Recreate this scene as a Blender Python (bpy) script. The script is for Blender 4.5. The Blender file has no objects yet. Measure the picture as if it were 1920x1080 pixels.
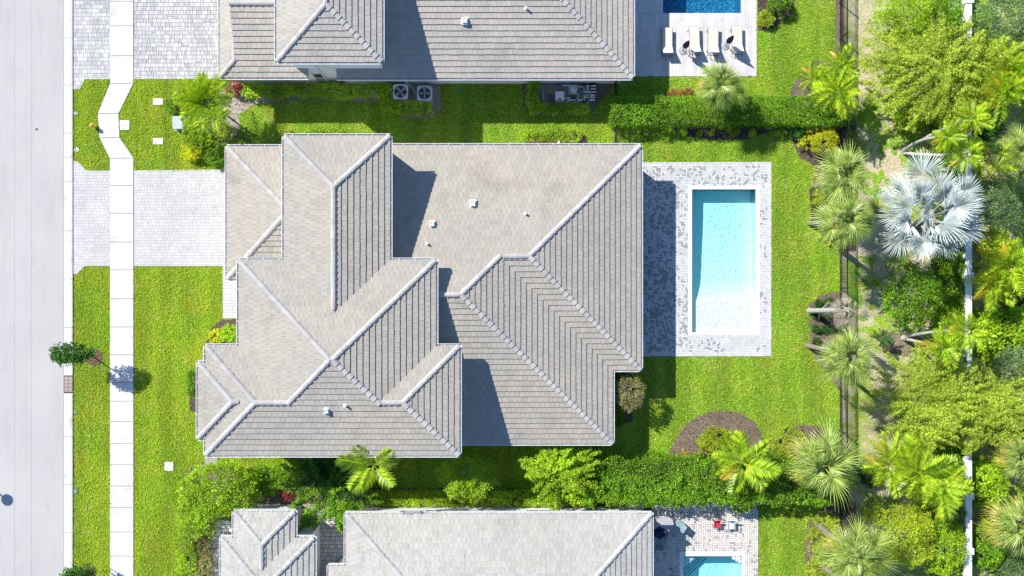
import bpy, math, random
import numpy as np
from mathutils import Vector, Matrix, Euler

sc = bpy.context.scene
col = sc.collection
H = 60.0            # height of the drone camera above the ground
S = 28.0            # ground units of the photograph per metre
random.seed(7)
rs = np.random.RandomState(11)

# ---------------------------------------------------------------- camera, sky, sun, exposure
cd = bpy.data.cameras.new('drone_camera')
cam = bpy.data.objects.new('drone_camera', cd); col.objects.link(cam)
cam.location = (0, 0, H)
cd.sensor_width = 36
cd.lens = 18 / (960 / S / H)
cd.clip_start = 1; cd.clip_end = 2000
sc.camera = cam

SUN = Vector((-0.8333, 0.6458, 1.0)).normalized()
w = bpy.data.worlds.new('World'); sc.world = w; w.use_nodes = True
nt = w.node_tree; nt.nodes.clear()
wo = nt.nodes.new('ShaderNodeOutputWorld'); bg = nt.nodes.new('ShaderNodeBackground')
sky = nt.nodes.new('ShaderNodeTexSky'); sky.sky_type = 'NISHITA'; sky.sun_disc = False
sky.sun_elevation = math.asin(SUN.z); sky.sun_rotation = math.atan2(SUN.x, SUN.y)
sky.air_density = 1.0; sky.dust_density = 0.3; sky.ozone_density = 8.0
nt.links.new(sky.outputs[0], bg.inputs[0]); bg.inputs[1].default_value = 0.125
nt.links.new(bg.outputs[0], wo.inputs[0])
sd = bpy.data.lights.new('sun', 'SUN'); sd.energy = 5.0; sd.angle = math.radians(0.5); sd.color = (1, 0.94, 0.85)
so = bpy.data.objects.new('sun', sd); col.objects.link(so)
so.rotation_euler = SUN.to_track_quat('Z', 'Y').to_euler(); so.location = (-30, 20, 60)
sc.view_settings.view_transform = 'Standard'; sc.view_settings.look = 'None'
sc.view_settings.exposure = 0.60; sc.view_settings.gamma = 1; sc.view_settings.use_curve_mapping = False
sc.render.engine = 'CYCLES'
sc.cycles.max_bounces = 6; sc.cycles.diffuse_bounces = 3; sc.cycles.glossy_bounces = 2
sc.cycles.transparent_max_bounces = 10; sc.cycles.use_denoising = True

# ---------------------------------------------------------------- coordinates
def G(px, py, z=0.0):                      # point of the ground plan
    return Vector(((px - 960) / S, (540 - py) / S, z))
def P(px, py, z=0.0):                      # the point at height z that the photograph shows there
    k = 1 - z / H
    return Vector(((px - 960) / S * k, (540 - py) / S * k, z))
def gp(px, z):                             # plan coordinate of a horizontal picture coordinate at height z
    return 960 + (px - 960) * (1 - z / H)
def gq(py, z):
    return 540 + (py - 540) * (1 - z / H)

# ---------------------------------------------------------------- objects
def wloc(o):
    v = Vector((0, 0, 0))
    while o is not None:
        v = v + o.location; o = o.parent
    return v
def link(name, me, parent=None, local=False, kind=None, label=None):
    o = bpy.data.objects.new(name, me); col.objects.link(o)
    if parent is not None:
        o.parent = parent
        if not local: o.location = -wloc(parent)
    if kind: o['kind'] = kind
    if label: o['label'] = label
    return o
def thing(name, label, cat, loc=(0, 0, 0), group=None):
    o = bpy.data.objects.new(name, None); col.objects.link(o); o.location = loc; o.empty_display_size = 0.2
    o['label'] = label; o['category'] = cat
    if group: o['group'] = group
    return o
def tag(o, label, cat, group=None):
    o['label'] = label; o['category'] = cat
    if group: o['group'] = group
    return o
def copy_tree(o, parent=None):
    c = o.copy(); col.objects.link(c); c.parent = parent
    for ch in list(o.children): copy_tree(ch, c)
    return c

class MB:
    def __init__(s): s.v = []; s.f = []; s.m = []; s.mi = 0; s.t = []
    def add(s, vs, fs, tone=0.0):
        b = len(s.v); s.v.extend([tuple(q) for q in vs])
        for f in fs:
            s.f.append(tuple(b + i for i in f)); s.m.append(s.mi); s.t.append(tone)
        return s
    def box(s, x0, x1, y0, y1, z0, z1, tone=0.0):
        return s.add([(x0, y0, z0), (x1, y0, z0), (x1, y1, z0), (x0, y1, z0), (x0, y0, z1), (x1, y0, z1), (x1, y1, z1), (x0, y1, z1)],
              [(3, 2, 1, 0), (4, 5, 6, 7), (0, 1, 5, 4), (1, 2, 6, 5), (2, 3, 7, 6), (3, 0, 4, 7)], tone)
    def prism(s, poly, z0, z1, tone=0.0, bottom=True):
        n = len(poly)
        a = sum(poly[i][0] * poly[(i + 1) % n][1] - poly[(i + 1) % n][0] * poly[i][1] for i in range(n))
        if a < 0: poly = poly[::-1]
        vs = [(p[0], p[1], z0) for p in poly] + [(p[0], p[1], z1) for p in poly]
        fs = [tuple(range(n, 2 * n))] + [(i, (i + 1) % n, n + (i + 1) % n, n + i) for i in range(n)]
        if bottom: fs.append(tuple(range(n - 1, -1, -1)))
        return s.add(vs, fs, tone)
    def bar(s, a, b, w_, h_=None, up=Vector((0, 0, 1))):
        a = Vector(a); b = Vector(b); h_ = h_ or w_; d = (b - a).normalized()
        if abs(d.dot(up)) > 0.98: up = Vector((0, 1, 0))
        y = up.cross(d).normalized(); z = d.cross(y)
        vs = [p + y * (sy * w_ / 2) + z * (sz * h_ / 2) for p in (a, b) for sy, sz in ((-1, -1), (1, -1), (1, 1), (-1, 1))]
        return s.add(vs, [(3, 2, 1, 0), (4, 5, 6, 7), (0, 1, 5, 4), (1, 2, 6, 5), (2, 3, 7, 6), (3, 0, 4, 7)])
    def tube(s, pts, rad, n=8, caps=True):
        pts = [Vector(p) for p in pts]; b = []
        if not hasattr(rad, '__len__'): rad = [rad] * len(pts)
        for i, p in enumerate(pts):
            d = (pts[min(i + 1, len(pts) - 1)] - pts[max(i - 1, 0)]).normalized()
            u = Vector((1, 0, 0)) if abs(d.x) < 0.9 else Vector((0, 1, 0))
            x = d.cross(u).normalized(); y = d.cross(x)
            b += [p + (x * math.cos(k * 2 * math.pi / n) + y * math.sin(k * 2 * math.pi / n)) * rad[i] for k in range(n)]
        fs = [(i * n + k, i * n + (k + 1) % n, (i + 1) * n + (k + 1) % n, (i + 1) * n + k) for i in range(len(pts) - 1) for k in range(n)]
        if caps: fs += [tuple(range(n - 1, -1, -1)), tuple((len(pts) - 1) * n + k for k in range(n))]
        return s.add(b, fs)
    def cyl(s, x, y, z0, z1, r, n=16, r1=None):
        return s.tube([(x, y, z0), (x, y, z1)], [r, r if r1 is None else r1], n)
    def mesh(s, name, mat, smooth=False):
        me = bpy.data.meshes.new(name); me.from_pydata(s.v, [], s.f)
        for m in (mat if isinstance(mat, (list, tuple)) else [mat]): me.materials.append(m)
        if any(s.m): me.polygons.foreach_set('material_index', s.m)
        if any(s.t):
            at = me.attributes.new('tone', 'FLOAT', 'FACE'); at.data.foreach_set('value', s.t)
        if smooth: me.shade_smooth()
        me.update()
        return me
    def build(s, name, mat, parent=None, kind=None, label=None, smooth=False, local=False):
        return link(name, s.mesh(name, mat, smooth), parent, local, kind, label)

def clip(poly, a, b, c):                   # keep a*x+b*y+c >= 0
    out = []; n = len(poly)
    for i in range(n):
        p, q = poly[i], poly[(i + 1) % n]
        dp = a * p[0] + b * p[1] + c; dq = a * q[0] + b * q[1] + c
        if dp >= 0: out.append(p)
        if (dp >= 0) != (dq >= 0):
            t = dp / (dp - dq); out.append((p[0] + (q[0] - p[0]) * t, p[1] + (q[1] - p[1]) * t))
    return out
def clip_convex(poly, conv):               # conv counter-clockwise
    n = len(conv)
    for i in range(n):
        (x0, y0), (x1, y1) = conv[i], conv[(i + 1) % n]
        poly = clip(poly, -(y1 - y0), (x1 - x0), (y1 - y0) * x0 - (x1 - x0) * y0)
        if len(poly) < 3: return []
    return poly
def area(poly):
    return abs(sum(poly[i][0] * poly[(i + 1) % len(poly)][1] - poly[(i + 1) % len(poly)][0] * poly[i][1] for i in range(len(poly)))) / 2
def ccw(poly):
    a = sum(poly[i][0] * poly[(i + 1) % len(poly)][1] - poly[(i + 1) % len(poly)][0] * poly[i][1] for i in range(len(poly)))
    return list(poly) if a > 0 else list(poly)[::-1]
def gpoly(pts): return ccw([tuple(G(*p)[:2]) for p in pts])
def rect(x0, y0, x1, y1): return [(x0, y0), (x1, y0), (x1, y1), (x0, y1)]
def inside(X, Y, poly):
    r = np.zeros(len(X), bool); n = len(poly)
    for i in range(n):
        x0, y0 = poly[i]; x1, y1 = poly[(i + 1) % n]
        if y0 == y1: continue
        c = ((Y >= min(y0, y1)) & (Y < max(y0, y1)) & (X < (x1 - x0) * (Y - y0) / (y1 - y0) + x0)); r ^= c
    return r

# ---------------------------------------------------------------- materials
def vnoise(x, y, s=1.0, seed=0):           # cheap smooth value noise for python-side choices
    x = np.asarray(x, float) * s + seed * 17.3; y = np.asarray(y, float) * s + seed * 9.1
    xi = np.floor(x); yi = np.floor(y); fx = x - xi; fy = y - yi
    fx = fx * fx * (3 - 2 * fx); fy = fy * fy * (3 - 2 * fy)
    def h(a, b):
        v = np.sin(a * 127.1 + b * 311.7 + seed) * 43758.5453; return v - np.floor(v)
    return (h(xi, yi) * (1 - fx) + h(xi + 1, yi) * fx) * (1 - fy) + (h(xi, yi + 1) * (1 - fx) + h(xi + 1, yi + 1) * fx) * fy

class NT:
    def __init__(s, name):
        s.m = bpy.data.materials.new(name); s.m.use_nodes = True; s.t = s.m.node_tree; s.t.nodes.clear()
        s.out = s.n('ShaderNodeOutputMaterial'); s.geo = s.n('ShaderNodeNewGeometry')
    def n(s, typ, **k):
        x = s.t.nodes.new(typ)
        for a, b in k.items(): setattr(x, a, b)
        return x
    def l(s, a, b): s.t.links.new(a, b)
    def noise(s, scale, detail=4, rough=0.55, vec=None, dim='3D'):
        x = s.n('ShaderNodeTexNoise'); x.inputs['Scale'].default_value = scale; x.inputs['Detail'].default_value = detail
        x.inputs['Roughness'].default_value = rough
        s.l(vec if vec is not None else s.geo.outputs['Position'], x.inputs['Vector']); return x.outputs['Fac']
    def ramp(s, fac, stops):
        x = s.n('ShaderNodeValToRGB'); e = x.color_ramp.elements
        while len(e) < len(stops): e.new(0.5)
        for i, (p, c) in enumerate(stops):
            e[i].position = p; e[i].color = (c, c, c, 1) if not hasattr(c, '__len__') else (*c, 1)
        s.l(fac, x.inputs[0]); return x.outputs[0]
    def mix(s, fac, a, b, mode='MIX'):
        x = s.n('ShaderNodeMix', data_type='RGBA', blend_type=mode)
        for v, i in ((fac, 0), (a, 6), (b, 7)):
            if isinstance(v, (int, float)): x.inputs[i].default_value = v if i == 0 else (v, v, v, 1)
            elif isinstance(v, tuple): x.inputs[i].default_value = (*v, 1)
            else: s.l(v, x.inputs[i])
        return x.outputs[2]
    def math(s, op, a, b=0.0):
        x = s.n('ShaderNodeMath', operation=op)
        for v, i in ((a, 0), (b, 1)):
            if isinstance(v, (int, float)): x.inputs[i].default_value = v
            else: s.l(v, x.inputs[i])
        return x.outputs[0]
    def rand(s):                           # one number for each piece, whether joined or an object of its own
        oi = s.n('ShaderNodeObjectInfo')
        return s.math('FRACT', s.math('ADD', s.geo.outputs['Random Per Island'], oi.outputs['Random']))
    def stretched(s, sx, sy, sz):
        x = s.n('ShaderNodeMapping'); x.inputs['Scale'].default_value = (sx, sy, sz)
        s.l(s.geo.outputs['Position'], x.inputs[0]); return x.outputs[0]
    def finish(s, color, rough=0.8, bump=None, bs=0.3, bd=0.02, spec=0.3, metal=0.0, trans=0.0, tcol=None):
        b = s.n('ShaderNodeBsdfPrincipled')
        if isinstance(color, tuple): b.inputs['Base Color'].default_value = (*color, 1)
        else: s.l(color, b.inputs['Base Color'])
        b.inputs['Roughness'].default_value = rough; b.inputs['Specular IOR Level'].default_value = spec
        b.inputs['Metallic'].default_value = metal
        if bump is not None:
            bp = s.n('ShaderNodeBump'); bp.inputs['Strength'].default_value = bs; bp.inputs['Distance'].default_value = bd
            s.l(bump, bp.inputs['Height']); s.l(bp.outputs[0], b.inputs['Normal'])
        sh = b.outputs[0]
        if trans > 0:
            tr = s.n('ShaderNodeBsdfTranslucent')
            if tcol is not None: s.l(tcol, tr.inputs[0])
            elif isinstance(color, tuple): tr.inputs[0].default_value = (*color, 1)
            else: s.l(color, tr.inputs[0])
            mx = s.n('ShaderNodeMixShader'); mx.inputs[0].default_value = trans
            s.l(sh, mx.inputs[1]); s.l(tr.outputs[0], mx.inputs[2]); sh = mx.outputs[0]
        s.l(sh, s.out.inputs[0]); return s.m

def m_plain(name, c, rough=0.6, var=0.12, scale=3.0, spec=0.3, metal=0.0, pieces=0.0):
    n = NT(name)
    f = n.ramp(n.noise(scale, 5), [(0.3, 1 - var), (0.7, 1 + var * 0.4)])
    cc = n.mix(1.0, c, f, 'MULTIPLY')
    if pieces: cc = n.mix(1.0, cc, n.ramp(n.rand(), [(0, 1 - pieces), (1, 1 + pieces * 0.5)]), 'MULTIPLY')
    return n.finish(cc, rough, spec=spec, metal=metal)

def m_leaf(name, cols, trans=0.42, rough=0.45, patch=0.35, pscale=0.5, spec=0.35):
    n = NT(name); k = len(cols)
    c = n.ramp(n.rand(), [(i / (k - 1), cc) for i, cc in enumerate(cols)])
    f = n.ramp(n.noise(pscale, 3), [(0.35, 1 - patch), (0.65, 1 + patch * 0.5)])
    c = n.mix(1.0, c, f, 'MULTIPLY')
    t = n.mix(1.0, c, (1.35, 1.25, 0.6), 'MULTIPLY')
    return n.finish(c, rough, trans=trans, tcol=t, spec=spec)

def m_tile(name, base, warm, stain=0.35, sscale=0.25, piece=0.13, streak=False):
    n = NT(name)
    c = n.mix(n.ramp(n.noise(0.22, 4), [(0.35, 0.0), (0.65, 1.0)]), base, warm)
    c = n.mix(1.0, c, n.ramp(n.rand(), [(0, 1 - piece), (0.5, 1.0), (1, 1 + piece * 0.6)]), 'MULTIPLY')
    c = n.mix(1.0, c, n.ramp(n.noise(9, 6, 0.7), [(0.3, 0.86), (0.62, 1.05)]), 'MULTIPLY')
    c = n.mix(1.0, c, n.ramp(n.noise(1.0, 6, 0.75, n.stretched(5.0, 0.8, 1)) if streak else n.noise(sscale, 6, 0.72), [(0.55, 1.0), (0.8, 1 - stain)]), 'MULTIPLY')
    return n.finish(c, 0.85, n.noise(22, 5, 0.7), 0.5, 0.012)

TILE = m_tile('concrete_tile', (0.338, 0.320, 0.280), (0.372, 0.342, 0.290), piece=0.08)
TILE_S = m_tile('pale_concrete_tile', (0.43, 0.42, 0.385), (0.385, 0.375, 0.34), 0.5, 0.3, 0.09, streak=True)
TILE_N = m_tile('grey_concrete_tile', (0.36, 0.342, 0.306), (0.40, 0.372, 0.325), 0.3, piece=0.08)
CAP = m_tile('ridge_tile', (0.40, 0.39, 0.375), (0.44, 0.42, 0.39), 0.2)
CAP_S = m_tile('pale_ridge_tile', (0.44, 0.44, 0.43), (0.42, 0.42, 0.40), 0.2)
UNDER = m_plain('roof_felt', (0.05, 0.05, 0.052), 0.95)
WHITE = m_plain('white_paint', (0.78, 0.79, 0.79), 0.45, 0.06)
STUCCO = m_plain('white_stucco', (0.72, 0.73, 0.73), 0.9, 0.1, 1.2)
TRIM = m_plain('bronze_trim', (0.10, 0.10, 0.10), 0.4)
GLASS = m_plain('dark_glass', (0.03, 0.04, 0.05), 0.05, 0.0, spec=0.8)
BLACK = m_plain('black_metal', (0.02, 0.022, 0.025), 0.35, 0.1)
METAL = m_plain('grey_metal', (0.38, 0.40, 0.42), 0.4, 0.08)
DKMETAL = m_plain('dark_metal', (0.06, 0.065, 0.07), 0.4, 0.08)
PVC = m_plain('white_pipe', (0.75, 0.75, 0.74), 0.35, 0.05)
PADM = m_plain('stained_concrete', (0.34, 0.31, 0.25), 0.9, 0.35, 1.2)
BARK = m_plain('palm_bark', (0.26, 0.23, 0.19), 0.95, 0.35, 9)
PALEBARK = m_plain('pale_bark', (0.42, 0.41, 0.37), 0.9, 0.25, 7)
TWIG = m_plain('grey_twig', (0.36, 0.34, 0.31), 0.9, 0.2, 9)
NAVY = m_plain('navy_canvas', (0.012, 0.016, 0.07), 0.8, 0.2, 6)
CUSHION = m_plain('cream_cushion', (0.74, 0.71, 0.64), 0.85, 0.06, 4)
RED = m_plain('red_plastic', (0.45, 0.05, 0.06), 0.4, 0.1)
GREENLID = m_plain('green_lid', (0.03, 0.28, 0.20), 0.5, 0.1)
BLUEBOX = m_plain('pale_steel', (0.46, 0.50, 0.53), 0.4, 0.1)
YELLOW = m_plain('yellow_paint', (0.75, 0.52, 0.06), 0.45, 0.08)
RUST = m_plain('rusty_iron', (0.20, 0.11, 0.07), 0.8, 0.3, 6)
WOOD = m_plain('pale_timber', (0.42, 0.34, 0.25), 0.8, 0.2, 6)

def m_road():
    n = NT('road_surface')
    c = n.mix(n.ramp(n.noise(0.18, 5), [(0.3, 0.0), (0.7, 1.0)]), (0.39, 0.382, 0.372), (0.435, 0.427, 0.412))
    c = n.mix(1.0, c, n.ramp(n.noise(30, 4, 0.8), [(0.3, 0.9), (0.7, 1.08)]), 'MULTIPLY')
    c = n.mix(1.0, c, n.ramp(n.noise(1, 5, 0.7, n.stretched(0.9, 0.12, 1)), [(0.5, 1.0), (0.8, 0.84)]), 'MULTIPLY')
    c = n.mix(1.0, c, n.ramp(n.noise(1, 6, 0.8, n.stretched(0.55, 0.16, 1)), [(0.60, 1.0), (0.74, 0.80)]), 'MULTIPLY')
    c = n.mix(1.0, c, n.ramp(n.noise(3.2, 5, 0.8), [(0.70, 1.0), (0.78, 0.72)]), 'MULTIPLY')
    return n.finish(c, 0.9, n.noise(40, 4, 0.8), 0.35, 0.01)
ROAD = m_road()
def m_conc(name, c0, st=0.25, piece=0.05, tint=(0.75, 0.66, 0.52)):
    n = NT(name)
    c = n.mix(1.0, c0, n.ramp(n.noise(0.8, 6, 0.7), [(0.3, 0.93), (0.7, 1.04)]), 'MULTIPLY')
    c = n.mix(n.ramp(n.noise(1.1, 6, 0.75), [(0.56, 0.0), (0.76, st)]), c, n.mix(1.0, c, tint, 'MULTIPLY'))
    c = n.mix(1.0, c, n.ramp(n.noise(28, 3, 0.8), [(0.3, 0.95), (0.7, 1.04)]), 'MULTIPLY')
    c = n.mix(1.0, c, n.ramp(n.rand(), [(0, 1 - piece), (1, 1.0)]), 'MULTIPLY')
    return n.finish(c, 0.85, n.noise(30, 4, 0.8), 0.25, 0.008)
CONC = m_conc('sidewalk_concrete', (0.56, 0.55, 0.53), 0.9)
KERB = m_conc('kerb_concrete', (0.55, 0.545, 0.53), 0.8, 0.04, (0.5, 0.42, 0.34))
COPING = m_conc('white_coping', (0.76, 0.76, 0.75), 0.2, 0.03)
JOINT = m_plain('joint_sand', (0.38, 0.38, 0.38), 0.95, 0.2, 4)
JOINT_D = m_plain('dark_joint_sand', (0.13, 0.125, 0.12), 0.95, 0.2, 4)
def m_paver(name, lo, hi, dark=None, w=0.05):
    n = NT(name)
    c = n.mix(n.rand(), lo, hi)
    c = n.mix(1.0, c, n.ramp(n.noise(0.5, 6, 0.75), [(0.35, 0.90), (0.65, 1.05)]), 'MULTIPLY')
    if dark is not None:
        a = n.n('ShaderNodeAttribute', attribute_name='tone')
        c = n.mix(a.outputs['Fac'], c, dark)
    c = n.mix(1.0, c, n.ramp(n.noise(20, 4, 0.8), [(0.3, 0.93), (0.7, 1.05)]), 'MULTIPLY')
    return n.finish(c, 0.85, n.noise(40, 3), 0.2, 0.006)
PAV_MAIN = m_paver('pale_drive_paver', (0.46, 0.452, 0.44), (0.52, 0.51, 0.495))
PAV_N = m_paver('mixed_drive_paver', (0.37, 0.37, 0.372), (0.54, 0.53, 0.515))
PAV_DECK = m_paver('deck_brick', (0.51, 0.515, 0.52), (0.61, 0.615, 0.615), (0.27, 0.275, 0.285))
PAV_S = m_paver('cream_brick', (0.60, 0.57, 0.53), (0.72, 0.69, 0.65), (0.30, 0.28, 0.27))
PAV_C = m_paver('courtyard_paver', (0.42, 0.42, 0.42), (0.56, 0.56, 0.55), (0.15, 0.14, 0.13))
PLANK = m_paver('grey_plank', (0.50, 0.49, 0.49), (0.62, 0.60, 0.59))

def m_grass(name, blades, back=False):
    n = NT(name)
    if blades:
        c = n.ramp(n.rand(), [(0, (0.15, 0.28, 0.008)), (0.35, (0.32, 0.52, 0.014)), (0.7, (0.52, 0.70, 0.02)), (0.93, (0.68, 0.76, 0.07)), (1, (0.62, 0.52, 0.14))])
    else:
        c = n.mix(n.noise(14, 5, 0.8), (0.09, 0.15, 0.008), (0.26, 0.34, 0.02))
    if back and blades: c = n.ramp(n.rand(), [(0, (0.11, 0.28, 0.010)), (0.35, (0.26, 0.54, 0.02)), (0.7, (0.44, 0.72, 0.045)), (0.9, (0.62, 0.80, 0.13)), (1, (0.68, 0.66, 0.24))])
    mow = n.ramp(n.noise(1, 3, 0.5, n.stretched(0.85, 0.10, 1)), [(0.42, 0.86), (0.58, 1.08)])
    c = n.mix(1.0, c, mow, 'MULTIPLY')
    p = n.ramp(n.noise(0.55, 5, 0.65), [(0.50, 0.0), (0.72, 0.55)])
    c = n.mix(p, c, n.mix(1.0, c, (1.5, 1.08, 1.5), 'MULTIPLY'))
    q = n.ramp(n.noise(0.28, 4, 0.6), [(0.42, 0.45), (0.55, 0.0)])
    c = n.mix(q, c, n.mix(1.0, c, (0.72, 0.98, 0.7), 'MULTIPLY'))
    p2 = n.ramp(n.noise(1.6, 4, 0.7), [(0.60, 0.0), (0.76, 0.55)])
    c = n.mix(p2, c, (0.50, 0.45, 0.22))
    p3 = n.ramp(n.noise(0.9, 6, 0.75), [(0.58, 0.0), (0.70, 0.45)])
    c = n.mix(p3, c, (0.58, 0.56, 0.30) if back else (0.50, 0.44, 0.16))
    if blades: return n.finish(c, 0.6, trans=0.3, spec=0.2)
    return n.finish(c, 0.95, n.noise(25, 4, 0.8), 0.6, 0.03)
LAWN = m_grass('lawn_ground', False); BLADE = m_grass('grass_blade', True); BLADE_B = m_grass('back_grass_blade', True, True)
def m_ground(name, stops, sc2=9.0, bump=0.5):
    n = NT(name)
    c = n.ramp(n.noise(0.45, 6, 0.7), stops)
    c = n.mix(1.0, c, n.ramp(n.noise(sc2, 6, 0.85), [(0.25, 0.6), (0.72, 1.25)]), 'MULTIPLY')
    return n.finish(c, 0.95, n.noise(sc2 * 1.5, 5, 0.8), bump, 0.05)
SCRUB = m_ground('dry_ground', [(0.30, (0.10, 0.14, 0.03)), (0.42, (0.26, 0.34, 0.05)), (0.5, (0.48, 0.42, 0.29)), (0.7, (0.60, 0.52, 0.38))])
MULCH = m_ground('dark_mulch', [(0.3, (0.045, 0.03, 0.022)), (0.7, (0.13, 0.095, 0.075))])
MULCH_G = m_ground('weathered_mulch', [(0.3, (0.10, 0.078, 0.058)), (0.7, (0.25, 0.20, 0.15))])
SANDY = m_ground('sandy_mulch', [(0.3, (0.22, 0.19, 0.16)), (0.7, (0.46, 0.42, 0.37))])
MULCH_R = m_ground('red_mulch', [(0.3, (0.16, 0.055, 0.04)), (0.7, (0.27, 0.12, 0.09))])
FARG = m_ground('far_ground', [(0.3, (0.10, 0.16, 0.03)), (0.7, (0.18, 0.24, 0.06))], 3.0)
CHIP = m_leaf('bark_chip', [(0.05, 0.03, 0.02), (0.16, 0.11, 0.08), (0.30, 0.24, 0.18)], 0.0, 0.9, 0.2)
LITTER = m_leaf('dry_litter', [(0.34, 0.27, 0.17), (0.60, 0.52, 0.38), (0.72, 0.64, 0.50), (0.30, 0.40, 0.05)], 0.1, 0.9, 0.2)

LF = {
 'lime':   m_leaf('lime_leaf', [(0.149, 0.322, 0.014), (0.368, 0.598, 0.023), (0.621, 0.782, 0.040)]),
 'green':  m_leaf('green_leaf', [(0.06, 0.19, 0.010), (0.19, 0.42, 0.018), (0.40, 0.62, 0.035)]),
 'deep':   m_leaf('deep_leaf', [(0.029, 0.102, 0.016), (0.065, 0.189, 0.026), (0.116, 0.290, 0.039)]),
 'blue':   m_leaf('bluish_leaf', [(0.100, 0.200, 0.075), (0.217, 0.367, 0.135), (0.367, 0.534, 0.196)]),
 'yellow': m_leaf('yellow_leaf', [(0.230, 0.391, 0.017), (0.483, 0.621, 0.029), (0.713, 0.782, 0.069)]),
 'gold':   m_leaf('gold_leaf', [(0.267, 0.467, 0.023), (0.600, 0.700, 0.030), (0.800, 0.800, 0.030), (0.800, 0.700, 0.030)]),
 'feather':m_leaf('feathery_leaf', [(0.184, 0.310, 0.023), (0.483, 0.667, 0.057), (0.759, 0.800, 0.127)], pscale=0.4, patch=.2),
 'pale':   m_leaf('pale_leaf', [(0.26, 0.32, 0.08), (0.48, 0.48, 0.20), (0.52, 0.40, 0.22)]),
 'red':    m_leaf('red_leaf', [(0.18, 0.01, 0.02), (0.42, 0.03, 0.07), (0.45, 0.30, 0.22)]),
 'orange': m_leaf('orange_leaf', [(0.16, 0.22, 0.03), (0.50, 0.22, 0.06), (0.60, 0.40, 0.15)]),
 'fan':    m_leaf('fan_frond', [(0.16, 0.25, 0.04), (0.30, 0.42, 0.07), (0.52, 0.62, 0.18)], 0.25, 0.35, 0.15, 1.0, 0.5),
 'fany':   m_leaf('yellowing_fan_frond', [(0.40, 0.40, 0.05), (0.55, 0.45, 0.07), (0.45, 0.44, 0.12)], 0.25, 0.4, 0.15, 1.0, 0.4),
 'silver': m_leaf('silver_frond', [(0.40, 0.47, 0.47), (0.52, 0.59, 0.58), (0.62, 0.66, 0.62)], 0.10, 0.35, 0.08, 1.0, 0.5),
 'arec':   m_leaf('feather_frond', [(0.161, 0.345, 0.017), (0.368, 0.575, 0.029), (0.690, 0.759, 0.046)], 0.3, 0.35, 0.15, 1.0, 0.5),
 'arecy':  m_leaf('yellowing_feather_frond', [(0.50, 0.42, 0.03), (0.65, 0.45, 0.03), (0.55, 0.50, 0.06)], 0.3, 0.4, 0.1, 1.0, 0.4),
 'dkpalm': m_leaf('dark_feather_frond', [(0.025, 0.09, 0.02), (0.05, 0.15, 0.035), (0.09, 0.21, 0.05)], 0.25, 0.3, 0.1, 1.0, 0.5),
 'dead':   m_leaf('dead_frond', [(0.30, 0.25, 0.18), (0.45, 0.39, 0.30), (0.55, 0.50, 0.40)], 0.1, 0.8, 0.2, 1.0, 0.1),
}
# ---------------------------------------------------------------- the ground, with the three pools cut out of it
POOL_MAIN = (1297, 1417, 355, 623)      # plan x0,x1,y0,y1
POOL_N = (1243, 1389, -190, 25)
POOL_S = (1281, 1391, 1042, 1230)
POOLS = [POOL_MAIN, POOL_N, POOL_S]
def sheet(name, x0, x1, y0, y1, z, mat, holes=(), kind='structure'):   # plan pixels
    xs = sorted({x0, x1} | {h[i] for h in holes for i in (0, 1)}); ys = sorted({y0, y1} | {h[i] for h in holes for i in (2, 3)})
    mb = MB(); idx = {}
    vs = []
    for j, y in enumerate(ys):
        for i, x in enumerate(xs):
            idx[i, j] = len(vs); vs.append(tuple(G(x, y, z)))
    fs = []
    for j in range(len(ys) - 1):
        for i in range(len(xs) - 1):
            cx, cy = (xs[i] + xs[i + 1]) / 2, (ys[j] + ys[j + 1]) / 2
            if any(h[0] < cx < h[1] and h[2] < cy < h[3] for h in holes): continue
            fs.append((idx[i, j + 1], idx[i + 1, j + 1], idx[i + 1, j], idx[i, j]))
    mb.add(vs, fs)
    return mb.build(name, mat, None, kind)
grow = [(p[0] - 4, p[1] + 4, p[2] - 4, p[3] + 4) for p in POOLS]
sheet('ground', -16000, 18000, -16000, 17000, 0.0, FARG, grow)
sheet('bare_ground', 1560, 2300, -300, 1400, 0.008, SCRUB)
sheet('lawn', 252, 1576, -220, 1320, 0.02, LAWN, grow)
VERGE_N = [(138, 168), (150, 168), (160, 149), (206, 149), (184, 213), (186, 258), (207, 298), (207, 319), (163, 320), (147, 303), (138, 303)]
VERGE_S = [(138, 514), (145, 514), (160, 499), (207, 499), (207, 1320), (138, 1320)]
LAWN_N = [(251, 157), (251, 149), (256, 149), (256, 319), (251, 319), (251, 296), (225, 258), (223, 213)]
for v in (VERGE_N, VERGE_S, LAWN_N):
    mb = MB(); p = gpoly(v); mb.add([(x, y, 0.022) for x, y in p], [tuple(range(len(p)))]); mb.build('grass_verge', LAWN, None, 'structure')

# road
sheet('road', -150, 120, -900, 2000, 0.016, ROAD)
mb = MB()
for x in (27, 59):                                      # hairline paving joint along the road
    a, b = G(x, -900, 0.0205), G(x + 0.35, 2000, 0.0205); mb.add([(a.x, b.y, a.z), (b.x, b.y, a.z), (b.x, a.y, a.z), (a.x, a.y, a.z)], [(0, 1, 2, 3)])
mb.build('paving_joint', m_plain('joint_line', (0.30, 0.30, 0.30)), None, 'structure')
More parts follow.
